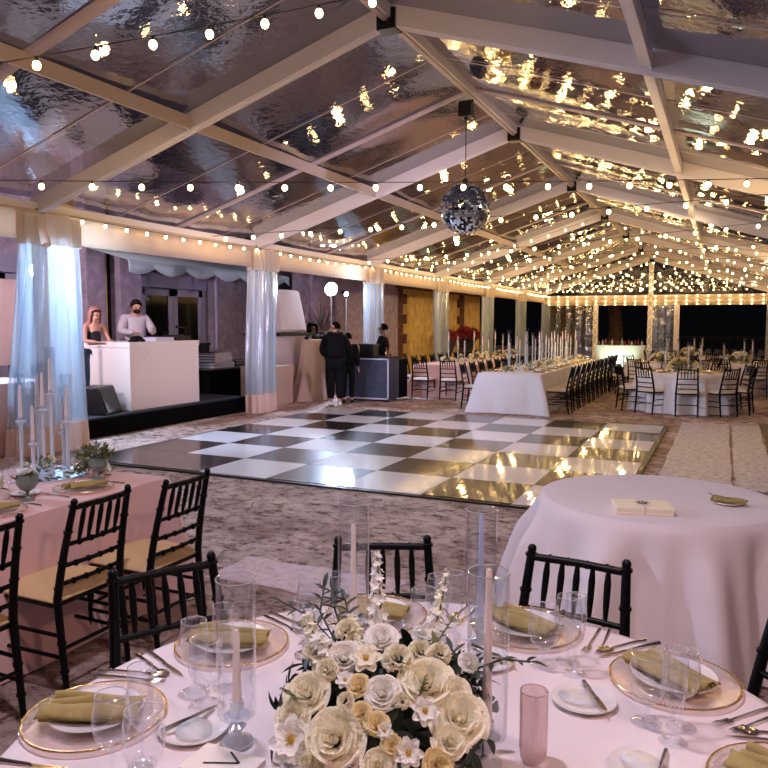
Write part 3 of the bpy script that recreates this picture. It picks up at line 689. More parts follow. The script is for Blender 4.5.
def setting(c, a, r, where, breads=True, glasses=True, nrot=.5, grp='nearest round table', order=True):
    """place setting of a sitter at angle a round centre c"""
    o = Vector((cos(a), sin(a), 0)); L = Vector((o.y, -o.x, 0)); C = Vector((c[0], c[1], Z)); at = lambda out, left, z=0: C+o*out+L*left+Vector((0, 0, z)); rot = a+pi/2
    rep('charger', mk_charger, at(r, 0), a, 'clear charger plate with beaded gold rim '+where, 'gold-rimmed chargers on the '+grp)
    rep('dinner', mk_dinner, at(r, 0, .015), a, 'small plate on the gold-rimmed charger '+where, 'small plates on the '+grp)
    rep('napkin', mk_napkin, at(r, 0, .026), nrot, 'pleated olive napkin folded on the plate '+where, 'olive napkins on the '+grp)
    rep('fork', mk_fork, at(r+.02, .195), rot, 'inner silver fork beside the charger '+where, 'forks on the '+grp)
    rep('fork', mk_fork, at(r+.03, .228), rot+.05, 'outer silver fork beside the charger '+where, 'forks on the '+grp)
    rep('knife', mk_knife, at(r+.04, -.195), rot, 'silver knife beside the charger '+where, 'knives on the '+grp)
    rep('spoon', mk_spoon, at(r+.04, -.228), rot, 'silver spoon beside the charger '+where, 'spoons on the '+grp)
    if glasses:
        rep('flute', mk_flute, at(r-.20, -.15), 0, 'tall champagne flute '+where, 'flutes on the '+grp)
        rep('wine', mk_wine, at(r-.17, -.215), 0, 'stemmed wine glass '+where, 'wine glasses on the '+grp)
        rep('water', mk_water, at(r-.245, -.225), 0, 'round water goblet '+where, 'water goblets on the '+grp)
    if breads:
        bread(at(r-.35, .26), rot, where, grp)
def bread(p, rot, where, grp):
    rep('bread', mk_bread, p, rot, 'small white bread plate with glass dish '+where, 'bread plates on the '+grp)
    rep('bknife', mk_bknife, Vector(p)+Vector((-.03*cos(rot), -.03*sin(rot), .016)), rot+.6, 'butter knife lying on the bread plate '+where, 'butter knives on the '+grp)
setting(TC, R(194), .765, 'at the left corner of the nearest table', False, nrot=.45)
setting(TC, R(158), .745, 'at the back left of the nearest table', False, nrot=.35)
setting(TC, R(122), .76, 'behind the flowers on the nearest table', True, nrot=0.1)
setting(TC, R(86), .745, 'behind the ribbed votive on the nearest table', True, nrot=-.35)
setting(TC, R(50), .75, 'at the right of the nearest table', True, nrot=-.6)
setting(TC, R(14), .75, 'at the bottom right corner', False, nrot=-.4)
bread((-1.07, 1.31, Z), R(-50), 'left of the nearest hurricane glass', 'nearest round table')
def votive(p, lab):
    t = thing('ribbed_votive_glass', lab, 'candle holder', p, 0, None); b = MB(); n = 64; H = .155
    prof = [(.001, .004), (.02, .004), (.026, .012), (.0275, .03), (.0275, H), (.0295, H), (.0295, .03), (.027, .008), (.02, .0), (.001, .0)]
    b.lathe(prof, n, rib=-.07); b.build('ribbed_body', M['ribbed'], t, smooth=False)
    b = MB(); b.tube([(.0285*cos(2*pi*k/40), .0285*sin(2*pi*k/40), H) for k in range(41)], .0016, 5, False); b.build('rim', M['ribbed'], t)
votive((-.34, 1.52, Z), 'tall pink ribbed votive glass standing alone right of the flowers')
pv = atz(342, 762, .915); votive((pv.x, pv.y, Z), 'tall pink ribbed votive glass in front of the big cream rose')
# hurricane glasses with tapers
def hurricane(p, lab, h=.42, r=.045, cand=.26, cm='wax'):
    t = thing('hurricane_candle', lab, 'candle', (p[0], p[1], Z)); b = MB()
    b.lathe([(.03, 0), (.034, .004), (.034, .010), (.012, .020), (.009, .030), (.02, .042), (.012, .052), (.018, .06), (.03, .066), (.001, .066)], 24); b.build('crystal_foot', M['crystal'], t)
    b = MB(); b.lathe([(.012, .066), (.016, .072), (.016, .10), (.0125, .10), (.0125, .08)], 16); b.build('candle_cup', M['crystal'], t)
    b = MB(); b.lathe([(.0115, .08), (.0113, .09), (.0062, .08+cand), (.004, .085+cand), (.001, .086+cand)], 14); b.build('taper', M[cm], t)
    b = MB(); b.lathe([(.018, .0665), (r-.003, .068), (r, .075), (r, h)], 40); b.build('glass_cylinder', M['glass'], t)
    b = MB(); b.tube([(r*cos(2*pi*k/48), r*sin(2*pi*k/48), h) for k in range(49)], .0013, 5, False); b.build('cylinder_rim', M['rim_glass'], t)
    return t
hurricane((-.95, 1.31), 'clear glass cylinder with a pink taper at the left of the flowers', .375, .043, .175)
hurricane((-.95, 1.88), 'clear glass cylinder with a tall pink taper behind the flowers, before the middle chair', .42, .045, .27)
hurricane((-.425, 1.46), 'clear glass cylinder with the tallest ivory taper right of the flowers', .42, .043, .34)
hurricane((-.615, 2.03), 'clear glass cylinder with a bluish taper behind the right-hand flowers', .40, .045, .30, 'wax_blue')
# number card lying toward the far side
p = atz(222, 764, .77); cdp = thing('table_number_card', 'white table number card reading 1 at the bottom left', 'card', (p.x, p.y, Z), 0)
b = MB(); b.box(-.075, .075, -.05, .05, 0, .012); b.build('card_body', M['card'], cdp, smooth=False)
q0, q1, q2 = [atz(u, v, Z+.0135)-cdp.location for u, v in ((203, 762.5), (239, 763), (231, 752))]
b = MB(); b.bar((q0.x, q0.y, .0135), (q1.x, q1.y, .0135), .004, .001); b.bar((q2.x, q2.y, .0135), (q1.x, q1.y, .0135), .004, .001); b.build('numeral', M['ink'], cdp, smooth=False)
# ------------------------------------------------------------------ flowers
def rose_mesh(name, mat, seed=0, open_=1.0):
    rr = random.Random(seed); b = MB()
    rows = [(4, .16, .95, .30), (5, .30, .98, .45), (6, .48, .92, .6), (6, .68, .80, .8), (7, .88, .55, .95), (7, 1.05, .30, 1.05)]
    for ri, (n, rad, hgt, wd) in enumerate(rows):
        for k in range(n):
            a0 = 2*pi*k/n+ri*.7+rr.uniform(-.2, .2); P = []; jit = rr.uniform(.9, 1.1); lean = rr.uniform(-.05, .08)
            for i in range(6):
                v = i/5; row = []
                for j in range(7):
                    u = -1+j/3; ww = wd*(.35+.65*sin(pi*(.12+.55*v)))*1.0; a = a0+u*ww*.75/(rad*.5+.5)
                    rr_ = rad*jit*open_*(.30+.70*sin(pi*.5*v))+lean*v+(.16*rad*max(0, v-.7)/.3*(1+.3*abs(u)))
                    zz = -.35+(.35+hgt*.62)*v-.12*u*u*v-(.10*rad if v > .95 else 0)
                    row.append((rr_*cos(a), rr_*sin(a), zz))
                P.append(row)
            b.grid(P)
    b.ball((0, 0, .02), .2, 10, 8, (1, 1, 1.7))
    for k in range(3):
        a0 = k*2.1; b.grid([[((.12+.05*v)*cos(a0+u*1.3), (.12+.05*v)*sin(a0+u*1.3), .05+.42*v-.08*u*u) for u in (-1, -.5, 0, .5, 1)] for v in (0, .5, 1)])
    return b.mesh(name, mat)
ROSES = [rose_mesh('rose', M['rose'], 1), rose_mesh('rose', M['rose_w'], 2), rose_mesh('rose', M['rose_y'], 3, .9)]
def bloom_mesh(name, seed, mat, pet=8):
    rr = random.Random(seed); b = MB(); b.k = 0
    for ring_, (n, tilt, ln) in enumerate(((pet, .35, 1.0), (max(5, pet-2), .8, .8))):
        for k in range(n):
            a0 = 2*pi*k/n+ring_*.4+rr.uniform(-.1, .1); P = []
            for i in range(6):
                v = i/5; row = []
                for j in range(5):
                    u = -1+j/2; w = .34*sin(pi*(.1+.8*v))**.8; rd = ln*v*cos(tilt*(1-.3*v)); x, y = rd, u*w; z = ln*v*sin(tilt)*.9+.10*u*u-.18*v*v
                    row.append((x*cos(a0)-y*sin(a0), x*sin(a0)+y*cos(a0), z))
                P.append(row)
            b.grid(P)
    b.k = 1; b.ball((0, 0, .12), .17, 8, 5)
    for k in range(10): a = 2*pi*k/10; b.tube([(0, 0, .1), (.18*cos(a), .18*sin(a), .36)], .02, 4)
    return b.mesh(name, [mat, M['stamen']])
BLOOM = [bloom_mesh('blossom', 1, M['rose_w'], 7), bloom_mesh('blossom', 2, M['rose'], 6)]
def carn_mesh():
    rr = random.Random(4); b = MB()
    for k in range(70):
        th = math.acos(1-rr.random()*1.1); ph = rr.uniform(0, 2*pi); d = Vector((sin(th)*cos(ph), sin(th)*sin(ph), cos(th))); x, y, _ = frame(d); P = []
        for i in range(3):
            v = i/2; P.append([tuple(d*(.45+.5*v)+x*(u*(.12+.2*v))+y*(.07*sin(u*5+k)*v)) for u in (-1, -.5, 0, .5, 1)])
        b.grid(P)
    return b.mesh('carnation', M['rose'])
CARN = carn_mesh()
def floret(b, c, d, r, rr):
    x, y, d = frame(d)
    for k in range(5):
        a = 2*pi*k/5+rr.uniform(0, .5); t = x*cos(a)+y*sin(a); s = d.cross(t)
        b.add([c, c+t*r*.6+s*r*.38+d*r*.15, c+t*r*1.05+d*r*.3, c+t*r*.6-s*r*.38+d*r*.15], [(0, 1, 2, 3)])
def put(me, name, parent, p, d, r, spin=0):
    o = bpy.data.objects.new(name, me); COL.objects.link(o); o.parent = parent; o.location = p
    q = Vector(d).to_track_quat('Z', 'Y'); o.rotation_mode = 'QUATERNION'; o.rotation_quaternion = q @ Vector((0, 0, 1)).rotation_difference(Vector((0, 0, 1))); o.scale = (r, r, r)
    return o
def leaf(b, a, d, ln, w, up=(0, 0, 1), n=5, droop=.2):
    a = Vector(a); d = Vector(d).normalized(); s = d.cross(Vector(up)); s = s.normalized() if s.length > 1e-3 else frame(d)[0]; nn = s.cross(d); P = []
    for i in range(n+1):
        v = i/n; c = a+d*(ln*v)-nn*(droop*ln*v*v); h = w*sin(pi*min(.97, v*.9+.08))**.8/2; P.append([tuple(c+s*h+nn*h*.4), tuple(c), tuple(c-s*h+nn*h*.4)])
    b.grid(P)
EC, ER = Vector((-.63, 1.40, .86)), Vector((.29, .29, .175))
fl = thing('flower_centrepiece', 'large low arrangement of cream roses and white flowers on the nearest table', 'flowers', (EC.x, EC.y, Z))
def onell(u, v, k=1.0):
    d = ray(u, v).normalized(); o = CAM-EC; s = Vector((1/(ER.x*k), 1/(ER.y*k), 1/(ER.z*k))); D = Vector((d.x*s.x, d.y*s.y, d.z*s.z)); O = Vector((o.x*s.x, o.y*s.y, o.z*s.z))
    A, B, C_ = D.dot(D), 2*O.dot(D), O.dot(O)-1; q = B*B-4*A*C_
    t = (-B-sqrt(q))/(2*A) if q > 0 else -B/(2*A); p = CAM+d*t; n = Vector(((p.x-EC.x)/ER.x**2, (p.y-EC.y)/ER.y**2, (p.z-EC.z)/ER.z**2)).normalized(); return p-fl.location, n, t
for kind, u, v, r in [('r0', 331, 737, 26), ('r0', 304, 690, 19), ('r1', 382, 690, 16), ('r0', 428, 677, 23), ('r0', 462, 716, 24), ('r2', 358, 684, 12), ('r2', 377, 723, 12), ('r2', 361, 711, 10), ('c', 398, 657, 16), ('b1', 366, 658, 17), ('r1', 343, 654, 16),
                      ('b0', 425, 711, 15), ('b0', 409, 753, 15), ('r0', 452, 741, 15), ('b0', 291, 740, 24), ('r1', 381, 634, 15), ('c', 347, 628, 13), ('b0', 385, 731, 9), ('c', 312, 650, 11), ('c', 326, 668, 12), ('r0', 290, 715, 15), ('c', 420, 650, 13), ('b0', 345, 680, 10), ('c', 440, 652, 12), ('r2', 392, 745, 10),
                      ('r0', 455, 690, 15), ('r0', 378, 766, 14), ('c', 345, 700, 9), ('c', 310, 765, 14), ('r1', 470, 660, 10), ('r2', 440, 765, 14), ('c', 402, 700, 8)]:
    p, n, t = onell(u, v); rad = r*t/F; d = (n*.75-ray(u, v).normalized()*.6+Vector((random.uniform(-.2, .2), random.uniform(-.2, .2), .15))).normalized()
    if kind[0] == 'r': put(ROSES[int(kind[1])], 'rose', fl, p-n*rad*.3, d, rad*.9)
    elif kind[0] == 'b': put(BLOOM[int(kind[1])], 'blossom', fl, p-n*rad*.1, d, rad*.95)
    else: put(CARN, 'carnation', fl, p-n*rad*.3, d, rad)
rr = random.Random(21)
b = MB()
for k in range(520):    # dark greenery packed between the blooms
    th = math.acos(1-rr.random()*1.15); ph = rr.uniform(0, 2*pi); d = Vector((sin(th)*cos(ph), sin(th)*sin(ph), cos(th)))
    p = Vector((d.x*ER.x, d.y*ER.y, d.z*ER.z))*rr.uniform(.55, .80)+Vector((0, 0, EC.z-Z)); x, y, _ = frame(d); dd = (d*.35+x*rr.uniform(-1, 1)+y*rr.uniform(-1, 1)); leaf(b, p, dd, rr.uniform(.03, .065), rr.uniform(.014, .03), d)
o = b.build('greenery', M['leaf'], fl, sharp=False); o['kind'] = 'stuff'
b = MB(); b.ball((0, 0, .11), .17, 20, 10, (1.1, 1.1, .55)); b.build('moss_base', M['leaf'], fl)
b = MB(); b.lathe([(.001, 0), (.09, 0), (.10, .01), (.14, .05), (.15, .09), (.145, .09), (.001, .07)], 30); b.build('bowl', M['goblet'], fl)
def stalk(base, top, nfl, r0, r1, mat='rose_w', seed=0, parent=fl, name='delphinium_stalk'):
    rr = random.Random(seed); r0 *= 1.45; r1 *= 1.45; a, c = Vector(base), Vector(top); b = MB(); b.tube([a, (a+c)/2+Vector((.008, 0, 0)), c], [.003, .0025, .0015], 5); b.build('flower_stem', M['stem'], parent)
    b = MB(); ax = (c-a).normalized(); x, y, _ = frame(ax)
    for k in range(nfl):
        q = k/(nfl-1); an = k*2.4; r = r0+(r1-r0)*q; d = (x*cos(an)+y*sin(an)+ax*(.3+.6*q)).normalized(); floret(b, a.lerp(c, .12+.88*q)+d*r*.9, d, r, rr)
        if q > .45: floret(b, a.lerp(c, .12+.88*q)+d*r*.4, (d+ax), r*.7, rr)
    b.build(name, M[mat], parent, sharp=False)
def world2(u, v, dep): return CAM+ray(u, v)*dep-fl.location
stalk(world2(378, 650, 1.66), world2(377, 556, 1.72), 30, .014, .006, 'rose_w', 1)
stalk(world2(425, 655, 1.72), world2(447, 572, 1.80), 26, .012, .005, 'rose', 2)
stalk(world2(330, 690, 1.50), world2(307, 617, 1.62), 30, .014, .007, 'rose', 3)
stalk(world2(345, 670, 1.52), world2(318, 640, 1.55), 22, .014, .009, 'rose_w', 4)
stalk(world2(360, 655, 1.60), world2(352, 618, 1.66), 20, .013, .007, 'rose', 5)
stalk(world2(430, 668, 1.60), world2(418, 630, 1.70), 20, .013, .008, 'rose_w', 6)
def spray(pts, ln, w, mat, name='leaf_spray', n=14, seed=0, parent=fl):
    rr = random.Random(seed); pts = [Vector(p) for p in pts]; b = MB(); b.tube(pts, [.0022]*len(pts), 4); L = len(pts)-1
    for k in range(n):
        q = (k+.7)/n*L; i = min(int(q), L-1); p = pts[i].lerp(pts[i+1], q-i); d = (pts[i+1]-pts[i]).normalized(); x, y, _ = frame(d); s = 1 if k % 2 else -1
        leaf(b, p, d*.6+x*s*.9+y*rr.uniform(-.4, .4), ln*rr.uniform(.7, 1.1), w*rr.uniform(.8, 1.1), Vector((0, 0, 1)))
    leaf(b, pts[-1], pts[-1]-pts[-2], ln, w); b.build(name, M[mat], parent, sharp=False)
for s_, pp in enumerate([[(345, 660, 1.6), (320, 612, 1.68), (324, 588, 1.7)], [(345, 655, 1.6), (312, 618, 1.66), (282, 602, 1.68)], [(350, 650, 1.62), (335, 610, 1.7), (333, 592, 1.72)], [(355, 640, 1.65), (345, 600, 1.72)], [(455, 680, 1.6), (468, 672, 1.55), (500, 660, 1.5)], [(452, 680, 1.6), (456, 662, 1.58), (452, 650, 1.6)], [(440, 700, 1.5), (438, 660, 1.55), (436, 648, 1.56)], [(455, 668, 1.6), (485, 657, 1.56), (530, 662, 1.52)]]):
    spray([world2(*q) for q in pp], .036, .012, 'leaf' if s_ not in (6,) else 'leaf_lt', n=9, seed=s_)
for s_, pp in enumerate([[(345, 650, 1.6), (340, 612, 1.68)], [(300, 700, 1.45), (285, 690, 1.42)], [(330, 660, 1.55), (301, 625, 1.62)], [(432, 650, 1.6), (455, 615, 1.7)], [(418, 700, 1.42), (424, 682, 1.42)]]):
    spray([world2(*q) for q in pp], .016, .009, 'leaf_lt', n=10, seed=40+s_)
# ------------------------------------------------------------------ items on the empty round table
bp = atz(642, 511, Z); t = thing('gift_box', 'flat ivory box tied with a ribbon on the round table', 'box', (bp.x, bp.y, Z), R(15))
b = MB(); b.box(-.135, .135, -.09, .09, 0, .034); b.build('box_body', M['ivory'], t, smooth=False, bevel=.003)
b = MB(); b.box(-.138, .138, -.093, .093, .02, .037); b.build('lid', M['ivory'], t, smooth=False, bevel=.003)
b = MB(); b.box(-.006, .006, -.0935, .0935, .0, .0385); b.tube([(0, 0, .04), (.02, .012, .055), (.035, .0, .045), (.0, 0, .04), (-.02, .01, .055), (-.035, 0, .045), (0, 0, .04)], .003, 5); b.build('ribbon', M['cushion_white'], t, smooth=False)
b = MB()
for k in range(5): leaf(b, (0, 0, .04), (cos(k*1.3), sin(k*1.3), .3), .04, .012)
b.build('dried_sprig', M['urn'], t)
pp = atz(727, 504, Z); t = rep('bread', mk_bread, (pp.x, pp.y, Z), 0, 'small white plate under an olive napkin on the round table with the box')
t['group'] = 'single plate on the box table'
n_ = rep('napkin', mk_napkin, (pp.x+.005, pp.y, Z+.014), .15, 'olive napkin folded on the small plate near the ivory box', 'single napkin on the box table'); n_.scale = (.72, .8, .8)
f_ = rep('fork', mk_fork, (pp.x-.04, pp.y-.02, Z+.04), .9, 'small fork laid over the olive napkin near the ivory box', 'single fork on the box table'); f_.scale = (.7,)*3
# ------------------------------------------------------------------ left long table dressing
for i, (y, w) in enumerate(((3.08, 'before the middle chair of the left table'), (2.50, 'at the left edge of the photo on the left table'), (3.42, 'nearest the dance floor end of the left table'))):
    c = Vector((-3.24, y-.02 if i < 2 else 3.30, Z))
    if i == 2: continue
    rep('charger', mk_charger, c, 0, 'gold-rimmed clear charger '+w, 'chargers on the left long table')
    rep('napkin', mk_napkin, c+Vector((0, 0, .016)), R(75), 'pleated gold-olive napkin '+w, 'napkins on the left long table')
    rep('fork', mk_fork, c+Vector((.0, -.19, 0)), pi/2, 'silver fork '+w, 'forks on the left long table')
    rep('knife', mk_knife, c+Vector((.0, .20, 0)), pi/2, 'silver knife '+w, 'knives on the left long table')
    rep('wine', mk_wine, c+Vector((-.22, .16, 0)), 0, 'wine glass '+w, 'wine glasses on the left long table')
    rep('flute', mk_flute, c+Vector((-.17, .24, 0)), 0, 'champagne flute '+w, 'flutes on the left long table')
    rep('water', mk_water, c+Vector((-.28, .24, 0)), 0, 'water goblet '+w, 'goblets on the left long table')
rep('bread', mk_bread, (-3.42, 2.83, Z), 0, 'white plate between the grey goblet vase and the candlesticks', 'plates on the left long table')
def goblet(p, lab, sc=1):
    t = thing('goblet_vase', lab, 'vase', p); b = MB(); b.lathe([(.045, 0), (.045, .006), (.02, .014), (.011, .03), (.01, .05), (.018, .06), (.045, .075), (.062, .105), (.064, .14), (.06, .165), (.063, .168), (.068, .14), (.066, .105)], 28); b.build('goblet_body', M['goblet'], t)
    t.scale = (sc,)*3; return t
goblet((-3.30, 2.74, Z), 'grey-green goblet vase nearest the left edge on the left table', .82)
goblet((-3.36, 3.29, Z), 'grey-green goblet vase at the dance floor end of the left table', .8)
def crystal_cluster(cx, cy, lab, hs, z=Z, lo=False, sc=1, name='candlestick_cluster'):
    """tall crystal sticks with chimneys on a mirror: each stick its own thing"""
    for i, (dx, dy, h) in enumerate(hs):
        def mk():
            pass
        key = ('cs', round(h, 2), lo)
        def mkc(h=h):
            t = thing('crystal_candlestick', 'x', 'candlestick'); n = 8 if lo else 14; b = MB()
            b.lathe([(.036, 0), (.036, .006), (.012, .016), (.012, h-.02), (.02, h-.01), (.03, h), (.03, h+.006), (.014, h+.01), (.014, h+.03), (.001, h+.03)], n); b.build('crystal_stem', M['crystal'], t)
            b = MB(); b.lathe([(.0125, h+.02), (.0075, h+.22), (.001, h+.235)], n); b.build('taper', M['wax'], t)
            b = MB(); b.lathe([(.029, h+.01), (.031, h+.02), (.031, h+.30)], n+4); b.build('chimney', M['glass'], t)
            return t
        rep(key, mkc, (cx+dx*sc, cy+dy*sc, z), 0, lab % ORD[i], None)['group'] = lab.split(',')[0]
HS = [(-.16, 0, .31), (.06, -.10, .20), (-.15, .12, .36), (.02, .01, .39), (-.08, .16, .47), (-.02, .20, .22), (.10, .12, .31)]
TX, TY = -3.78, 3.24
b = MB(); b.tube([(0, 0, 0), (0, 0, .008)], .26, 40); o = b.build('mirror_tray', M['mirror'], None); o.location = (TX, TY, Z); tag(o, 'round mirror tray under the crystal candlesticks on the left table', 'tray')
crystal_cluster(TX, TY, 'crystal candlestick with pink taper on the left table mirror, %s of seven', HS, Z+.008)
# flowers near the left candlesticks
def bouquet(p, lab, rad, n, seed, cols=('r0', 'r1', 'c', 'b0'), zs=.8, leaves=60, lm='leaf_lt', lo=False, cat='flowers', size=.035, grp=None):
    rr = random.Random(seed); t = thing('flower_arrangement', lab, cat, p, 0, grp); b = MB()
    for k in range(leaves):
        th = math.acos(1-rr.random()); ph = rr.uniform(0, 2*pi); d = Vector((sin(th)*cos(ph), sin(th)*sin(ph), cos(th)*zs)); leaf(b, d*rad*rr.uniform(.3, .9)+Vector((0, 0, .01)), d+Vector((rr.uniform(-.6, .6), rr.uniform(-.6, .6), rr.uniform(-.2, .6))), size*rr.uniform(1, 1.8), size*.5, d, 3)
    b.build('greenery', M[lm], t, sharp=False)
    for k in range(n):
        th = math.acos(1-rr.random()*.9); ph = rr.uniform(0, 2*pi); d = Vector((sin(th)*cos(ph), sin(th)*sin(ph), cos(th))); q = Vector((d.x*rad, d.y*rad, d.z*rad*zs+.01)); c = rr.choice(cols)
        me, nm_ = (ROSES[int(c[1])], 'rose') if c[0] == 'r' else ((BLOOM[int(c[1])], 'blossom') if c[0] == 'b' else (CARN, 'carnation')); put(me, nm_, t, q, d, size*rr.uniform(.7, 1.1))
    return t
bq = bouquet((-3.38, 3.29, Z+.12), 'leafy greenery filling the goblet at the dance floor end of the left table', .11, 0, 3, leaves=80, lm='leaf_lt', size=.032)
bq = bouquet((-3.50, 3.36, Z), 'pale roses with loose leaves just left of the goblet at the table end', .13, 4, 13, leaves=90, lm='leaf_lt', size=.034)
bq2 = bouquet((-3.30, 2.74, Z+.105), 'white blossoms filling the goblet nearest the left edge', .05, 3, 4, leaves=14, size=.03)
bq3 = bouquet((-3.66, 2.72, Z), 'low white and blush flowers beside the goblet nearest the left edge', .12, 9, 5, leaves=40, size=.04)
a_ = Vector((-.02, -.03, .10)); stalk(a_, a_+Vector((-.02, .06, .22)), 26, .02, .012, 'rose_w', 9, parent=bq3)
bouquet((TX, TY, Z+.010), 'airy leaves and blush blooms between the crystal candlesticks', .12, 3, 6, leaves=45, lm='leaf_lt', size=.026)
t = thing('menu_card', 'upright white card at the left edge of the left table', 'card', (-3.4, 2.56, Z), R(20)); b = MB(); b.box(-.05, .05, -.002, .002, 0, .16); b.build('card_body', M['card'], t, smooth=False)
b = MB(); b.box(-.03, .03, -.015, .015, 0, .012); b.build('card_foot', M['crystal'], t, smooth=False)
# dress the white long table
CH = [(-.18, -.2, .52), (.02, -.1, .40), (.14, .05, .30), (-.1, .15, .46), (.08, .22, .56), (-.22, .05, .34)]
for i in range(5):
    y = 14.75+i*1.35; w = ORD[i]
    crystal_cluster(-3.72, y, 'tall crystal candlestick in the '+w+' group along the white long table, %s of six', CH, Z, True, 1.0)
bi = 0
for i in range(12):
    y = 14.0+i*.58; bouquet((-3.66+.12*((i % 2)*2-1), y, Z), 'low cream flowers along the white long table, %s clump from dance floor' % ORD[i], .15, 5, 30+i, leaves=26, size=.05, grp='flower clumps on the white long table', cols=('r0', 'r2', 'r1'))
for i in range(11):
    y = 14.3+i*.62
    for s, sd in ((-3.22, 'aisle side'), (-4.14, 'wall side')):
        c = Vector((s, y, Z)); k = 1 if s > -3.6 else -1
        def mkp():
            b = MB(); b.lathe([(.001, .004), (.10, .004), (.15, .012), (.152, .01), (.1, .001)], 20); return tag(b.build('charger_plate', M['charger']), 'x', 'plate')
        def mkn():
            b = MB(); b.box(-.10, .10, -.045, .045, .012, .035); return tag(b.build('folded_napkin', M['napkin_gold'], bevel=.008), 'x', 'napkin')
        rep('lop', mkp, c, 0, 'charger on the %s of the white long table, %s from the dance floor' % (sd, ORD[i]), 'chargers on the white long table')
        rep('lon', mkn, c, pi/2*0, 'gold napkin on the %s of the white long table, %s from the dance floor' % (sd, ORD[i]), 'gold napkins on the white long table')
        def mkw():
            b = MB(); b.lathe([(.03, 0), (.005, .01), (.005, .07), (.03, .10), (.036, .14), (.03, .19)], 10); return tag(b.build('wine_glass', M['glass']), 'x', 'glass')
        rep('low', mkw, c+Vector((-.2*k, .16, 0)), 0, 'wine glass on the %s of the white long table, %s from the dance floor' % (sd, ORD[i]), 'wine glasses on the white long table')
for i in range(6):
    bouquet((-5.9, 16.6+i*1.1, Z), 'cream flowers on the wall side blush table, %s clump from its near end' % ORD[i], .2, 6, 60+i, leaves=40, size=.06, grp='flower clumps on the wall side table', cols=('r0', 'c'))
for i in range(3):
    crystal_cluster(-5.85, 17.2+i*2, 'crystal candlestick in the '+ORD[i]+' group on the wall side table, %s of three', CH[:3], Z, True)
for i, c in enumerate([RC]+RC2):
    w = ['far white', 'left back', 'right back', 'most distant'][i]
    bouquet((c[0], c[1], Z), 'cream flower centrepiece on the %s round table' % w, .32, 16, 80+i, leaves=90, size=.07, cols=('r0', 'r2', 'r1'), lm='leaf_lt')
    crystal_cluster(c[0], c[1], 'short crystal candlestick on the '+w+' round table, %s of three', [(.3, .3, .30), (-.35, .1, .20), (.1, -.35, .30)], Z, True)
    for k in range(10):
        a = 2*pi*k/10+R(-84); q = Vector((c[0]+.66*cos(a), c[1]+.66*sin(a), Z)); rep('lop', mkp, q, a, 'charger on the %s round table, %s counterclockwise from its nearest' % (w, ORD[k]), 'chargers on the %s round table' % w)
        rep('lon', mkn, q, a, 'gold napkin on the %s round table, %s counterclockwise from its nearest' % (w, ORD[k]), 'napkins on the %s round table' % w)
        q2 = Vector((c[0]+.46*cos(a-.25), c[1]+.46*sin(a-.25), Z)); rep('low', mkw, q2, 0, 'wine glass on the %s round table, %s counterclockwise from its nearest' % (w, ORD[k]), 'wine glasses on the %s round table' % w)
# ------------------------------------------------------------------ stage, desk, DJ gear
st = thing('stage_riser', 'low black stage riser behind the left curtains under the white DJ desk', 'stage', (-9.95, 9.6, 0))
b = MB(); b.box(-1.6, 1.6, -2.35, 2.35, .27, .30); b.build('deck', M['stage'], st, smooth=False)
b = MB(); b.box(-1.59, 1.59, -2.34, 2.34, 0, .27); b.build('skirt', M['stage_skirt'], st, smooth=False)
dj = thing('dj_desk', 'plain white box desk for the DJ on the black stage', 'desk', (-8.55, 10.0, .30))
b = MB(); b.box(-.95, 0.0, -.92, .78, 0, 1.0); b.build('desk_body', M['desk'], dj, smooth=False)
b = MB(); b.box(-.96, 0.01, -.93, .79, 1.0, 1.09); b.build('desk_top', M['desk'], dj, smooth=False, bevel=.004)
DZ = 1.39
t = thing('dj_mixer', 'silver and black DJ mixer on the white desk', 'mixer', (-8.95, 10.15, DZ+.001)); b = MB(); b.box(-.2, .2, -.22, .22, 0, .06); b.build('mixer_body', M['case'], t, smooth=False)
for x in (-.12, -.04, .04, .12):
    for y in (-.15, -.05, .05, .15): b = MB(); b.tube([(x, y, .06), (x, y, .085)], .012, 8); b.build('knob', M['black'], t)
t = thing('dj_controller', 'dark DJ turntable deck right of the mixer on the white desk', 'turntable', (-8.95, 10.62, DZ+.001)); b = MB(); b.box(-.2, .2, -.2, .2, 0, .07); b.build('deck_body', M['black'], t, smooth=False)
b = MB(); b.tube([(0, 0, .07), (0, 0, .095)], .15, 24); b.build('platter', M['dark_metal'], t)
b = MB(); b.tube([(.1, .2, .07), (.12, .15, .22), (.1, -.02, .24)], .01, 6); b.ball((.1, -.05, .24), .03, 8, 6); b.build('desk_lamp_arm', M['black'], t)
b = MB(); rr = random.Random(2); P = []
for i in range(9):
    P.append([(.10*cos(2*pi*k/16)*(1+.3*sin(3*k+i)*.4)*(1-i/9*.9), .2*sin(2*pi*k/16)*(1-i/9*.85), .10*sin(pi*.5*i/8)+.02*sin(k*2+i)) for k in range(16)])
b.grid(P, True); o = b.build('black_jacket', M['black_cloth']); o.location = (-8.66, 9.36, DZ-.015); tag(o, 'black jacket dropped on the left end of the white desk, cord hanging', 'jacket')
b = MB(); b.tube([(-8.54, 9.3, 1.4), (-8.53, 9.32, 1.2), (-8.53, 9.4, 1.12), (-8.53, 9.46, 1.22), (-8.55, 9.44, 1.4)], .006, 5); tag(b.build('white_cord', M['white']), 'loop of white cord hanging over the front of the DJ desk', 'cord')
t = thing('stage_monitor', 'black wedge monitor speaker at the left end of the stage', 'speaker', (-8.75, 8.62, .30), R(20)); b = MB()
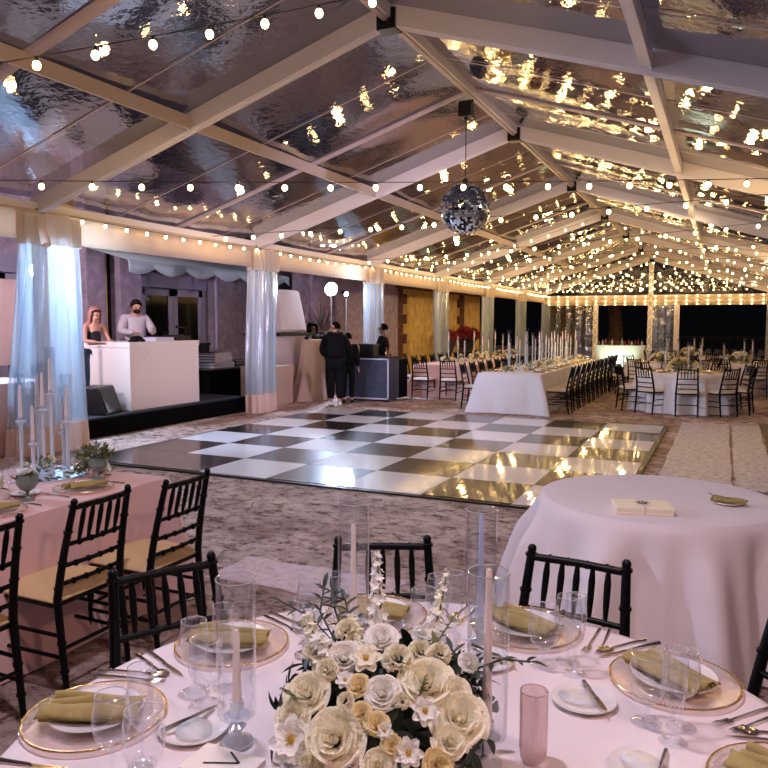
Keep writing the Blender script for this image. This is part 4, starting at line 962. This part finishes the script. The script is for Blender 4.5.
b.add([(-.25, -.3, 0), (.25, -.3, 0), (.25, .3, 0), (-.25, .3, 0), (-.25, -.3, .42), (.10, -.3, .42), (.10, .3, .42), (-.25, .3, .42)], [(3, 2, 1, 0), (4, 5, 6, 7), (0, 1, 5, 4), (2, 3, 7, 6), (1, 2, 6, 5), (3, 0, 4, 7)]); b.build('cabinet', M['black'], t, smooth=False, bevel=.02)
b = MB(); b.add([(.252, -.25, .04), (.252, .25, .04), (.112, .25, .39), (.112, -.25, .39)], [(0, 1, 2, 3)]); b.build('grille', M['dark_metal'], t, solid=.01, smooth=False)
# gear behind the desk
t = thing('equipment_table', 'black skirted table holding flight cases behind the right end of the desk', 'table', (-10.0, 13.25, 0)); b = MB(); b.box(-.5, .5, -.95, .95, .0, .72); b.build('black_skirt', M['stage_skirt'], t, smooth=False); b = MB(); b.box(-.52, .52, -.97, .97, .72, .75); b.build('tabletop', M['black'], t, smooth=False)
for i, (x, y, z, w, d, h) in enumerate([(-9.85, 12.95, .751, .5, .7, .12), (-9.85, 12.97, .872, .45, .6, .12), (-9.85, 12.95, .993, .45, .55, .09), (-9.85, 13.62, .751, .5, .5, .14), (-9.85, 14.02, .751, .4, .24, .1)]):
    t = thing('flight_case', 'silver-edged flight case on the black table, '+['bottom of the left stack', 'middle of the left stack', 'top of the left stack', 'single one at centre', 'small one at right'][i], 'case', (x, y, z), 0, 'flight cases behind the DJ desk')
    b = MB(); b.box(-w/2, w/2, -d/2, d/2, 0, h); b.build('case_body', M['black'] if i == 3 else M['case'], t, smooth=False)
    b = MB(); [b.box(-w/2-.005, w/2+.005, -d/2-.005, d/2+.005, z0, z0+.015) for z0 in (0, h/2, h-.015)]; b.build('case_edging', M['silver'], t, smooth=False)
t = thing('console_rack', 'black equipment rack behind the flight cases right of the DJ desk', 'rack', (-10.7, 13.0, 0)); b = MB(); b.box(-.3, .3, -.5, .5, 0, 1.22); b.build('rack_body', M['black'], t, smooth=False, bevel=.01); b = MB(); b.box(-.32, .32, -.52, .52, 1.22, 1.26); b.box(-.1, .2, -.3, .0, 1.26, 1.45); b.build('rack_top', M['stage'], t, smooth=False)
# ------------------------------------------------------------------ covered towers and side table
t = thing('covered_speaker_tower', 'tall white fabric-covered speaker box raised behind the second curtain', 'speaker', (-9.1, 14.45, 0)); b = MB(); b.add([(-.42, -.6, 1.50), (.32, -.6, 1.50), (.32, .6, 1.50), (-.42, .6, 1.50), (-.38, -.52, 2.45), (.16, -.52, 2.45), (.16, .5, 2.45), (-.38, .5, 2.45)], [(3, 2, 1, 0), (4, 5, 6, 7), (0, 1, 5, 4), (1, 2, 6, 5), (2, 3, 7, 6), (3, 0, 4, 7)]); b.build('fabric_cover', M['lycra'], t, smooth=False, bevel=.06)
b = MB(); b.box(-.5, .45, -.8, .75, 1.42, 1.49); b.build('platform', M['black'], t, smooth=False)
b = MB(); b.grid([[(x, y, z) for x, y in ((-.4, -.7), (.38, -.72), (.40, 0), (.38, .66), (-.4, .66))] for z in (1.42, .9, .05)], True); b.build('base_cover', M['lycra'], t, sharp=False)
t = thing('beige_cabinet', 'beige cloth-covered box standing just behind the second curtain', 'box', (-8.72, 13.25, 0)); b = MB(); b.box(-.4, .38, -.42, .42, 0, .82); b.build('cloth_cover', M['beige'], t, smooth=False, bevel=.03)
b = MB(); P = []
for i in range(13):
    tt = i/12; P.append([((.22+.16*tt+.03*sin(k*5*2*pi/48+1)*tt)*cos(2*pi*k/48), (.30+.38*tt**1.5+.05*sin(7*2*pi*k/48)*tt)*sin(2*pi*k/48), 1.34-1.33*tt) for k in range(48)])
P.insert(0, [(0, 0, 1.345)]*48); b.grid(P, True); o = b.build('draped_cocktail_table', M['beige'], None, sharp=False); o.location = (-8.35, 14.55, 0); tag(o, 'tall table fully draped in beige cloth beside the person with dark curls', 'table')
# ------------------------------------------------------------------ floodlights
LIGHTS = []
def flood(x, y, z, base, label, r=.11, stand=True, aim=(1, -.45, -.35), mat='flood'):
    t = thing('floodlight_stand' if stand else 'floodlight', label, 'light', (x, y, base)); d = Vector(aim).normalized()
    h = z-base; b = MB()
    if stand:
        b.tube([(0, 0, .35), (0, 0, h-.12)], .016, 8); b.build('pole', M['case'], t)
        for k in range(3): a = 2*pi*k/3+.5; b = MB(); b.tube([(0, 0, .6), (.42*cos(a), .42*sin(a), .012)], .01, 6); b.build('tripod_leg', M['case'], t)
    c = Vector((0, 0, h)); b = MB(); b.tube([c-d*.18, c-d*.12, c], [r*.5, r*.95, r*1.1], 20); b.build('lamp_head', M['black'], t)
    b = MB(); b.tube([c+d*.001, c+d*.012], r, 20); b.build('lens', M[mat], t)
    return Vector((x, y, z))+d*.04, d
F1 = flood(-8.8, 16.2, 2.54, 0, 'bright white floodlight on a tall stand behind the standing person in black', .16, aim=(1, -.75, -.22))
F2 = flood(-8.8, 17.0, 2.45, 0, 'smaller white floodlight right of the brightest one', .06)
F3 = flood(-9.3, 8.04, 2.47, .30, 'floodlight glowing behind the nearest left curtain', .12, aim=(1, -.5, -.5))
# ------------------------------------------------------------------ bar
t = thing('bar_counter', 'dark grey portable bar counter behind the person in black', 'bar', (-7.12, 14.62, 0))
b = MB(); b.box(-.68, .58, 0, .55, .06, .95); b.build('bar_front', M['bar_front'], t, smooth=False)
b = MB(); b.box(-.70, .60, -.02, .57, .95, .985); b.build('bar_top', M['dark_metal'], t, smooth=False)
b = MB(); [b.box(x, x+.03, -.015, .0, .06, .95) for x in (-.68, .55)]; b.box(-.68, .58, -.015, 0, .06, .09); b.box(-.68, .58, -.015, 0, .92, .95); b.build('bar_trim', M['case'], t, smooth=False)
for x in (-.6, .52):
    for y in (.05, .5): b = MB(); b.ball((x, y, .032), .032, 8, 6); b.build('caster', M['black'], t)
t = thing('black_bin', 'black plastic box on the bar counter in front of the bartender', 'box', (-7.12, 14.85, .986)); b = MB(); b.box(-.17, .17, -.14, .14, 0, .24); b.build('bin_body', M['black'], t, smooth=False, bevel=.01); b = MB(); b.box(-.185, .185, -.155, .155, .24, .27); b.build('rim', M['black'], t, smooth=False)
for i, x in enumerate((-7.6, -7.54, -6.68, -6.62)):
    b = MB(); b.lathe([(.001, 0), (.03, 0), (.032, .09), (.012, .14), (.012, .2), (.001, .2)], 10); o = b.build('bottle', M['case'] if i < 2 else M['bottle'], None); o.location = (x, 14.8, .986); tag(o, ('small clear bottle at the left end of the bar, ' if i < 2 else 'small amber bottle at the right end of the bar, ')+('left one' if i % 2 == 0 else 'right one'), 'bottle', 'bottles on the bar counter')
t = thing('black_cart', 'low black cart right of the bar beside the blush table', 'cart', (-6.62, 15.4, 0)); b = MB(); b.box(-.06, .06, -.2, .3, .05, .9); b.build('cart_body', M['stage_skirt'], t, smooth=False)
# ------------------------------------------------------------------ people
def skin_obj(name, V, E_, mat, parent, sub=2, root='pelvis'):
    ks = list(V); me = bpy.data.meshes.new(name); me.from_pydata([tuple(V[k][0]) for k in ks], [(ks.index(a), ks.index(b_)) for a, b_ in E_], []); me.materials.append(mat)
    o = bpy.data.objects.new(name, me); COL.objects.link(o); o.parent = parent; md = o.modifiers.new('skin', 'SKIN'); md.branch_smoothing = .6; md.use_smooth_shade = True
    if not me.skin_vertices: me.attributes
    for i, k in enumerate(ks):
        r = V[k][1]; r = r if isinstance(r, tuple) else (r, r); me.skin_vertices[0].data[i].radius = r; me.skin_vertices[0].data[i].use_root = (k == root)
    s_ = o.modifiers.new('sub', 'SUBSURF'); s_.levels = sub; s_.render_levels = sub; return o
def person(label, loc, rz, J=None, skin='skin', hair='hair_black', hairstyle='short', top='black_cloth', legs='black_cloth', legfat=1.0, hood=False, beard=False, fat=1.0, sleeves='long', H=1.75, topfat=1.12, face_yaw=0, shoe='black', nod=0):
    t = thing('person', label, 'person', loc, rz); k = H/1.75
    P = dict(pelvis=(0, 0, .96), waist=(0, 0, 1.10), chest=(0, 0, 1.30), neckb=(0, .01, 1.45), neck=(0, 0, 1.495), shL=(-.175, 0, 1.42), shR=(.175, 0, 1.42), elL=(-.23, .02, 1.14), elR=(.23, .02, 1.14), wrL=(-.25, -.06, .90), wrR=(.25, -.06, .90),
             hiL=(-.09, 0, .92), hiR=(.09, 0, .92), knL=(-.10, -.02, .50), knR=(.10, -.02, .50), anL=(-.10, .02, .09), anR=(.10, .02, .09), toL=(-.11, -.13, .035), toR=(.11, -.13, .035))
    P.update(J or {}); P = {a: Vector(b_)*k for a, b_ in P.items()}
    hy = Matrix.Rotation(face_yaw, 3, 'Z') @ Matrix.Rotation(nod, 3, 'X'); hb = P['neck']
    hd = lambda x, y, z: hb+hy @ (Vector((x, y, z))*k)
    V = {a: (P[a], r*k) for a, r in dict(pelvis=.135*fat, waist=.12*fat, chest=.14*fat, neckb=.07, neck=.052, shL=.06, shR=.06, elL=.042, elR=.042, wrL=.027, wrR=.027, hiL=.09, hiR=.09, knL=.058, knR=.058, anL=.036, anR=.036, toL=.03, toR=.03).items()}
    V['h1'] = (hd(0, -.015, .07), .070*k); V['h2'] = (hd(0, -.01, .14), .085*k); V['h3'] = (hd(0, .0, .19), .075*k)
    V['chin'] = (hd(0, -.07, .045), .03*k); V['nose'] = (hd(0, -.108, .105), .012*k)
    E_ = [('pelvis', 'waist'), ('waist', 'chest'), ('chest', 'neckb'), ('neckb', 'neck'), ('neck', 'h1'), ('h1', 'h2'), ('h2', 'h3'), ('h1', 'chin'), ('h2', 'nose')]
    for s in 'LR':
        E_ += [('neckb', 'sh'+s), ('sh'+s, 'el'+s), ('el'+s, 'wr'+s), ('pelvis', 'hi'+s), ('hi'+s, 'kn'+s), ('kn'+s, 'an'+s), ('an'+s, 'to'+s)]
        d = (P['wr'+s]-P['el'+s]).normalized(); x, y, _ = frame(d); pm = P['wr'+s]+d*.07*k; V['pm'+s] = (pm, .026*k); E_.append(('wr'+s, 'pm'+s))
        for i, (o_, ln) in enumerate(((-.026, .06), (-.009, .075), (.009, .07), (.026, .055))):
            a = pm+x*o_*k+d*.03*k; V['f%s%d' % (s, i)] = (a, .0085*k); V['g%s%d' % (s, i)] = (a+(d*ln+y*.02)*k*.7, .008*k); E_ += [('pm'+s, 'f%s%d' % (s, i)), ('f%s%d' % (s, i), 'g%s%d' % (s, i))]
        q = P['wr'+s]+d*.03*k; V['th'+s] = (q+x*.04*k+d*.02*k, .0095*k); V['ti'+s] = (q+x*.055*k+d*.055*k, .0085*k); E_ += [('wr'+s, 'th'+s), ('th'+s, 'ti'+s)]
    skin_obj('body', V, E_, M[skin], t, 1)
    b = MB(); X = Matrix.Translation(hb) @ hy.to_4x4() @ Matrix.Scale(k, 4)
    for s in (-1, 1): b.ball((s*.032, -.088, .125), .011, 8, 6, X=X)
    b.build('eyes', M['hair_black'], t)
    b = MB()
    for s in (-1, 1): b.ball((s*.082, .0, .11), .022, 8, 6, (.5, .8, 1.2), X=X)
    b.build('ears', M[skin], t)
    b = MB(); b.ball((0, -.098, .055), .02, 8, 5, (1.1, .35, .35), X=X); b.build('mouth', M['red_cloth'], t)
    b = MB(); n = 28; PP = []
    rr = random.Random(len(label))
    for i in range(13):
        th = pi*i/12*(.62 if hairstyle == 'short' else .9); row = []
        for j in range(n):
            a = 2*pi*j/n; front = max(0, -sin(a)); r_ = .097 if hairstyle == 'short' else (.135 if hairstyle == 'afro' else .118)
            lim = .34 if hairstyle != 'afro' else .36; tt = th if front < .35 else min(th, pi*lim*(1-(front-.35)*.35))
            w = r_*(1+(.05 if hairstyle != 'short' else .015)*sin(j*5+i*3)); z = .13+w*1.12*cos(tt)
            if hairstyle == 'long' and front < .35 and i > 8: z = .13+w*1.12*cos(pi*.72*8/12)-(i-8)*.055
            row.append((w*sin(min(tt, pi/2+.3 if hairstyle != 'long' else pi*.6))*cos(a), .012+w*sin(min(tt, pi*.6))*sin(a)*1.05, z))
        PP.append(row)
    b.grid(PP, True, X); b.build('hair', M[hair], t, solid=.006, sharp=False)
    if beard:
        b = MB(); b.ball((0, -.052, .05), .062, 12, 8, (1.1, .85, .75), X); b.ball((0, -.094, .075), .02, 8, 5, (1.3, .4, .4), X); b.build('beard', M[hair], t)
    if hood:
        b = MB(); b.tube([tuple(P['neckb']+Vector((.115*cos(2*pi*i/16), .03+.10*sin(2*pi*i/16), .035+.02*sin(2*pi*i/16)))) for i in range(17)], .055, 10, False); b.build('hood', M[top], t)
    f = topfat; W_ = {a: (P[a], r*k) for a, r in dict(pelvis=.14*f*fat, waist=.135*f*fat, chest=.155*f*fat, neckb=.085*f, shL=.078*f, shR=.078*f, elL=.06*f, elR=.06*f, wrL=.042, wrR=.042).items()}
    if sleeves == 'none':
        for q in ('elL', 'elR', 'wrL', 'wrR', 'shL', 'shR'): W_.pop(q)
        W_['neckb'] = (P['neckb']-Vector((0, 0, .06)), .07); W_['waist'] = (P['waist'], .125*k); W_['chest'] = (P['chest'], .148*k); W_['pelvis'] = (P['waist']-Vector((0, 0, .04)), .118*k)
    E2 = [e for e in [('pelvis', 'waist'), ('waist', 'chest'), ('chest', 'neckb'), ('neckb', 'shL'), ('neckb', 'shR'), ('shL', 'elL'), ('shR', 'elR'), ('elL', 'wrL'), ('elR', 'wrR')] if e[0] in W_ and e[1] in W_]
    skin_obj('top', W_, E2, M[top], t, 2)
    W_ = {a: (P[a], r*k) for a, r in dict(pelvis=.142*fat, hiL=.105*legfat, hiR=.105*legfat, knL=.075*legfat, knR=.075*legfat, anL=.06, anR=.06).items()}; W_['anL'] = (P['anL']+Vector((0, 0, .03)), .058*k*legfat); W_['anR'] = (P['anR']+Vector((0, 0, .03)), .058*k*legfat)
    skin_obj('trousers', W_, [('pelvis', 'hiL'), ('pelvis', 'hiR'), ('hiL', 'knL'), ('hiR', 'knR'), ('knL', 'anL'), ('knR', 'anR')], M[legs], t, 2)
    for s in 'LR':
        b = MB(); a, c = P['an'+s], P['to'+s]; d = (c-a); d.z = 0; d.normalize(); m = [a-d*.055, a, a+d*.08, a+d*.15, a+d*.185]; b.tube([(q.x, q.y, z) for q, z in zip(m, (.045, .05, .045, .036, .03))], [.032, .042, .042, .036, .015], 10); b.build('shoe', M[shoe], t)
    return t
person('woman with pinkish blonde hair, black halter top and jeans at the white desk', (-9.45, 9.22-.0, .30), R(80), dict(elL=(-.22, -.08, 1.16), wrL=(-.12, -.34, 1.14), elR=(.24, -.10, 1.16), wrR=(.14, -.38, 1.14), neck=(0, -.045, 1.495)), hair='hair_pink', hairstyle='long', top='top_black', legs='jeans', sleeves='none', H=1.66, nod=R(12))
person('man in a grey shirt behind the white desk, looking down', (-9.86, 10.62, .30), R(62), dict(elL=(-.28, -.10, 1.18), elR=(.28, -.10, 1.18), wrL=(-.16, -.40, 1.16), wrR=(.16, -.40, 1.16), neck=(0, -.045, 1.495)), hair='hair_brown', hairstyle='short', top='shirt', legs='jeans', H=1.85, nod=R(22), topfat=1.2, fat=1.1, beard=True)
person('person in bulky black hooded top standing at the dance floor edge, facing left', (-7.36, 13.72, 0), R(25), dict(elL=(-.27, .06, 1.14), elR=(.29, .06, 1.14), wrL=(-.24, .16, 1.02), wrR=(.24, .16, 1.02), anL=(-.09, .02, .09), anR=(.09, .02, .09)), hairstyle='short', fat=1.3, topfat=1.45, face_yaw=R(-80), shoe='white', legfat=1.4, hood=True)
person('second person in black half hidden behind the one in the bulky hooded top', (-7.26, 14.1, 0), R(200), hairstyle='short', fat=1.15, topfat=1.3, H=1.52)
person('person with dark curly hair in black, arm stretched out behind the beige draped table', (-8.78, 15.25, 0), R(60), dict(elL=(-.30, -.16, 1.30), wrL=(-.36, -.40, 1.42), elR=(.34, -.1, 1.32), wrR=(.60, -.22, 1.38)), skin='skin_dark', hairstyle='afro', H=1.72)
person('bartender in a black shirt behind the grey bar, facing left', (-7.04, 15.42, 0), R(-75), dict(elL=(-.22, -.12, 1.14), wrL=(-.14, -.34, 1.12), elR=(.22, -.12, 1.14), wrR=(.14, -.34, 1.12)), skin='skin_dark', hairstyle='short', H=1.72, fat=1.1)
# ------------------------------------------------------------------ building behind the stage
WX = -12.2
wl = MB(); wl.box(WX-.3, WX, -4, 20.6, 0, 5.4); struct('wall_left', wl, M['stone'], smooth=False)
n_ = 1
def pilaster(y0, y1, x1=WX+.35, mat='stone'):
    global n_
    b = MB(); b.box(WX, x1, y0, y1, 0, 5.2); b.box(WX, x1+.06, y0-.05, y1+.05, 0, .35); b.box(WX, x1+.05, y0-.04, y1+.04, 3.7, 3.85); struct('wall_pilaster', b, M[mat], smooth=False, bevel=.02)
def panel(y0, y1, z0, z1, mat, x=WX+.02, th=.06, name='wall_panel'):
    b = MB(); b.box(x, x+th, y0, y1, z0, z1); return struct(name, b, M[mat], smooth=False)
pilaster(11.42, 11.95); pilaster(12.35, 13.0); pilaster(15.55, 17.0)
panel(10.95, 11.42, 0, 4.2, 'stucco_gold'); panel(11.95, 12.25, 0, 4.2, 'stucco_gold'); panel(12.25, 12.4, 0, 4.2, 'night_glass'); panel(17.0, 18.2, 0, 4.2, 'stone_red')
def french(y0, y1, idx, nl=2, z1=2.85, label='door'):
    d = bpy.data.objects.new('door_%d' % idx, None); COL.objects.link(d); d.location = (WX+.05, y0, 0); d['kind'] = 'structure'; w = (y1-y0)
    b = MB(); b.box(0, .14, -.1, 0, 0, z1+.3); b.box(0, .14, w, w+.1, 0, z1+.3); b.box(0, .16, -.1, w+.1, z1+.02, z1+.34); b.build('door_frame', M['door_paint'], d, smooth=False)
    lw = w/nl
    for i in range(nl):
        b = MB(); a, c = i*lw+.01, (i+1)*lw-.01; b.box(.02, .09, a, a+.14, 0, z1); b.box(.02, .09, c-.14, c, 0, z1); b.box(.02, .09, a, c, z1-.16, z1); b.box(.02, .09, a, c, 0, .5); lf = b.build('door_leaf', M['door_paint'], d, smooth=False)
        b = MB(); b.box(.04, .06, a+.14, c-.14, .5, z1-.16); b.build('pane', M['night_glass'], lf, smooth=False)
        b = MB(); b.tube([(.09, c-.07, 1.05), (.14, c-.07, 1.05), (.14, c-.16, 1.05)], .012, 6); b.build('door_handle', M['chrome'], lf)
french(13.2, 15.4, 1, 2, 2.5); french(8.4, 10.7, 2, 2, 2.6); french(5.4, 7.8, 3, 2, 2.6)
# menu sign left edge
# white canopy with scalloped edge over the doors
t = thing('scalloped_awning', 'pale canopy with a scalloped edge over the doors behind the stage', 'awning', (-11.2, 14.5, 2.83)); b = MB()
b.grid([[(-.9, y, .45) for y in (-3.0, 0, 3.0)], [(.4, y, .12) for y in (-3.0, 0, 3.0)]]); b.build('canopy_sheet', M['awning'], t, solid=.01)
b = MB(); b.grid([[(.4, -3+6*j/120, .12) for j in range(121)], [(.41, -3+6*j/120, -.02-.13*abs(sin(pi*j/20+.8))) for j in range(121)]]); b.build('scalloped_edge', M['awning'], t, solid=.01)
b = MB(); b.tube([(.35, -.15, -2.83), (.35, -.15, .1)], .04, 8); b.tube([(.35, -3, .1), (.35, 3, .1)], .02, 6); b.build('canopy_post', M['door_paint'], t)
# wall beyond: mauve panel behind the bar, quoined pier, gold wall
w2 = MB(); w2.box(-10.7, -10.4, 17.5, 23.0, 0, 4.2); struct('wall_back', w2, M['stone'], smooth=False)
for i, (y0, y1) in enumerate(((17.9, 18.5), (19.3, 20.0))):
    b = MB(); b.box(-10.4, -10.3, y0, y1, 0, 4.0); struct('wall_rib', b, M['stone'], smooth=False, bevel=.02)
w3 = MB(); w3.box(-10.4, -10.05, 21.6, 23.2, 0, 4.2); struct('wall_pier', w3, M['stone'], smooth=False)
w3 = MB(); w3.box(-10.35, -10.1, 23.2, 32.6, 0, 2.9); struct('wall_gold', w3, M['stucco_gold'], smooth=False)
w3 = MB()
for i in range(9): w3.box(-10.12, -10.03, 23.2, 23.6+.35*(i % 2), i*.34, i*.34+.33)
for i in range(9): w3.box(-10.12, -10.03, 29.8-.3*(i % 2), 30.2, i*.34, i*.34+.33)
struct('wall_quoin', w3, M['stone_red'], smooth=False)
w3 = MB(); w3.box(-10.45, -9.9, 23.0, 32.8, 2.9, 4.2); struct('wall_eave_shade', w3, M['stone_red'], smooth=False)  # dark block standing in for the roof and eave shade above the gold wall
for i, (y, rad) in enumerate(((28.4, .62), (26.0, .4))):
    t = thing('stone_urn', 'dark stone urn against the gold wall, '+('right one under the big red flowers' if i == 0 else 'left one behind the curtain'), 'urn', (-9.3, y, 0)); b = MB(); b.lathe([(.2, 0), (.2, .08), (.09, .16), (.09, .5), (.2, .62), (.32, .95), (.36, 1.15), (.4, 1.18), (.3, 1.15), (.001, 1.1)], 20); b.build('urn_body', M['urn'], t)
    rr = random.Random(i); f = thing('poinsettia', 'mass of red poinsettia flowers in the '+('right' if i == 0 else 'left')+' urn by the gold wall', 'flowers', (-9.3, y, 1.19)); b = MB()
    for k in range(320):
        th = math.acos(1-rr.random()*1.1); ph = rr.uniform(0, 2*pi); d = Vector((sin(th)*cos(ph), sin(th)*sin(ph), cos(th)*.7)); leaf(b, d*rad*.75, d+Vector((rr.uniform(-.7, .7), rr.uniform(-.7, .7), rr.uniform(-.3, .4))), .14, .07, d, 3)
    b.build('red_bracts', M['poinsettia'], f, sharp=False)
    b = MB(); b.ball((0, 0, .0), rad*.72, 14, 8, (1, 1, .6)); b.build('leaf_mass', M['leaf'], f)
# spiky dry palm behind the people
t = thing('spiky_palm', 'spiky fan palm in the dark gap behind the people at the bar', 'plant', (-9.45, 16.9, 0)); rr = random.Random(1); b = MB()
for k in range(70):
    a = rr.uniform(0, 2*pi); e = rr.uniform(-.2, 1.2); d = Vector((cos(a)*cos(e), sin(a)*cos(e), sin(e))); leaf(b, Vector((0, 0, 1.45))+d*.1, d, rr.uniform(.6, .95), .035, n=4, droop=.15)
b.build('fronds', M['palm'], t, sharp=False); b = MB(); b.tube([(0, 0, .35), (0, 0, 1.48)], [.12, .07], 10); b.build('trunk', M['bark'], t); b = MB(); b.lathe([(.001, 0), (.2, 0), (.26, .38), (.24, .4), (.001, .36)], 18); b.build('pot', M['urn'], t)
# tall sign board at the left edge
t = thing('sign_board', 'tall blank peach board standing before the doors at the far left edge', 'board', (-9.9, 7.72, 0)); b = MB(); b.box(-.02, .02, -.45, .45, 1.05, 2.35); b.build('board_panel', M['linen_blush'], t, smooth=False); b = MB(); [b.tube([(0, y, 0), (0, y, 1.06)], .015, 6) for y in (-.35, .35)]; b.box(-.15, .15, -.4, .4, 0, .02); b.build('board_stand', M['dark_metal'], t, smooth=False)
# ------------------------------------------------------------------ far end: buffet bar, tree, balustrade
p = aty(640, 349, 27.5); q = aty(599, 349, 27.5); t = thing('illuminated_bar', 'white bar front lit by one spot at the far end of the white long table', 'bar', ((p.x+q.x)/2, 27.5, 0)); hw = (p.x-q.x)/2+.15
b = MB(); b.box(-hw, hw, 0, .7, 0, .92); b.build('bar_front', M['bar_white'], t, smooth=False); b = MB(); b.box(-hw-.03, hw+.03, -.04, .74, .92, .96); b.build('bar_top', M['bar_white'], t, smooth=False)
for i in range(14):
    x = t.location.x-hw+.12+i*(2*hw-.24)/13; b = MB(); h = .16+.1*((i*7) % 5)/5; b.lathe([(.001, 0), (.035, 0), (.037, h*.6), (.013, h*.78), (.013, h), (.001, h)], 8); o = b.build('bottle', M[['bottle', 'case', 'bottle_red'][i % 3]], None); o.location = (x, 27.7+.1*(i % 2), .961); tag(o, '%s bottle on the far white bar, %s from its left end' % (['amber', 'silvery', 'red'][i % 3], ORD[i]), 'bottle', 'bottles on the far white bar')
pu = flood(t.location.x-.05, 26.9, .06, 0, 'small uplight on the ground shining on the far white bar', .05, False, (0, 1, .9))
b = MB(); rr = random.Random(3); b.tube([(0, 0, 0), (.1, 0, 1.5), (-.05, 0, 3), (.2, .1, 5), (.1, 0, 7)], [.45, .34, .30, .3, .3], 14); o = b.build('tree_trunk', M['bark']); p = aty(614, 330, 40); o.location = (p.x, 40, 0); tag(o, 'pale tree trunk standing in the dark beyond the far gable', 'tree')
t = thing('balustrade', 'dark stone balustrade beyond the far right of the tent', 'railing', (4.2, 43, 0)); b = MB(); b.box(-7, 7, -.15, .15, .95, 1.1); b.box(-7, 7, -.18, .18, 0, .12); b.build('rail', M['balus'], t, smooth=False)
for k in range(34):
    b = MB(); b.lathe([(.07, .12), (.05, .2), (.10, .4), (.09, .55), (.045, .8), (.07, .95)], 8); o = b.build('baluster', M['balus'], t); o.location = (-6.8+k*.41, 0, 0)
# small uplights on the ground at right
for i, (u, v) in enumerate(((751, 371), (757, 376), (748, 377))):
    p = atz(u, v+6); t = thing('ground_uplight', 'small white uplight on the ground at the foot of the right-hand curtain, '+['rear', 'right', 'front'][i]+' one', 'light', (p.x, p.y, 0), 0, 'uplights at the right-hand curtain'); b = MB(); b.tube([(0, 0, 0), (0, 0, .25)], .12, 12); b.build('housing', M['white'], t); b = MB(); b.tube([(0, 0, .251), (0, 0, .262)], .07, 12); b.build('lens', M['fairy'], t)
# ------------------------------------------------------------------ light
M['fill_lens'] = emit('fill_glow', (255, 220, 230), 6)  # lens glow of the added fill lamps
def lamp(kind, loc, power, col, name, rad=.03, aim=None, size=None, cone=None, blend=.5):
    l = bpy.data.lights.new(name, kind); l.energy = power; l.color = lin(col)[:3]; o = bpy.data.objects.new(name, l); COL.objects.link(o); o.location = loc
    if kind == 'AREA': l.shape = 'DISK'; l.size = size
    else: l.shadow_soft_size = rad
    if kind == 'SPOT': l.spot_size = cone; l.spot_blend = blend
    if aim is not None: o.rotation_euler = Vector(aim).to_track_quat('-Z', 'Y').to_euler()
    return o
WARM = (255, 204, 136)
for p, w in LAMPS: lamp('POINT', p, w*WPOW, WARM, 'bulb_light', .05)
for (p, d), w, c in ((F1, 420, (200, 220, 255)), (F2, 80, (205, 224, 255)), (F3, 560, (190, 216, 255))):
    lamp('SPOT', p+d*.05, w, c, 'flood_light', .11, d, cone=R(166 if w == 560 else 150), blend=.8 if w == 560 else .6)
lamp('SPOT', pu[0]+pu[1]*.06, 70, (220, 255, 240), 'bar_uplight', .04, pu[1], cone=R(100))
# unseen fill lamps added to brighten tables, dance floor, stage, facade and gold wall
def can(x, y, z, aim, label, power, col, cone, rad=.12):
    F_ = flood(x, y, z, z-.15, label, .10, False, aim, 'fill_lens'); lamp('SPOT', F_[0]+F_[1]*.05, power, col, 'fill_light', rad, F_[1], cone=cone, blend=.8)
can(-3.2, -2.6, 4.45, (.15, .6, -.5), 'added lilac fill lamp under the ridge behind the camera', 120, (255, 224, 222), R(130))
can(-1.2, 1.5, 4.25, (.05, .25, -1), 'added lilac fill lamp under the ridge straight above the nearest table', 290, (236, 224, 248), R(140))
can(1.2, .6, 3.1, (-.45, .4, -.45), 'added rose fill lamp on the right rafter behind the camera', 100, (255, 206, 190), R(120))
can(-7.85, 2.3, 2.85, (1, .28, -.5), 'added cool fill lamp under the left eave beside the camera', 620, (190, 212, 255), R(100))
can(-9.6, 5.4, 3.4, (-.45, 1, -.22), 'added lilac fill lamp outside the tent aimed along the facade', 950, (242, 224, 240), R(110))
can(-7.9, 4.0, 2.9, (3.9, 9.7, -2.5), 'added cool fill lamp on the left leg aimed over the dance floor', 1300, (196, 214, 255), R(48))
can(1.62, 7.7, 1.95, (-12.4, 6.4, .5), 'added cool fill lamp on the right leg aimed at the stage', 1300, (226, 212, 255), R(56))
can(1.5, 13.5, 3.2, (-11.6, 12.5, -1.5), 'added warm fill lamp on the right leg outside the photo, aimed at the gold wall', 2200, (255, 226, 180), R(46))
W = bpy.data.worlds.new('night'); bpy.context.scene.world = W; W.use_nodes = True; nt = W.node_tree; bg = nt.nodes['Background']
tc = nt.nodes.new('ShaderNodeTexCoord'); sp = nt.nodes.new('ShaderNodeSeparateXYZ'); cr = nt.nodes.new('ShaderNodeValToRGB'); nt.links.new(tc.outputs['Generated'], sp.inputs[0]); nt.links.new(sp.outputs['Z'], cr.inputs[0])
e = cr.color_ramp.elements; e[0].position = .06; e[0].color = (.0015, .0015, .002, 1); e[1].position = .45; e[1].color = (.040, .033, .048, 1); nt.links.new(cr.outputs[0], bg.inputs[0]); bg.inputs[1].default_value = 1
vs = bpy.context.scene.view_settings; vs.view_transform = 'Standard'; vs.look = 'None'; vs.gamma = 1; vs.use_curve_mapping = False; vs.exposure = .14
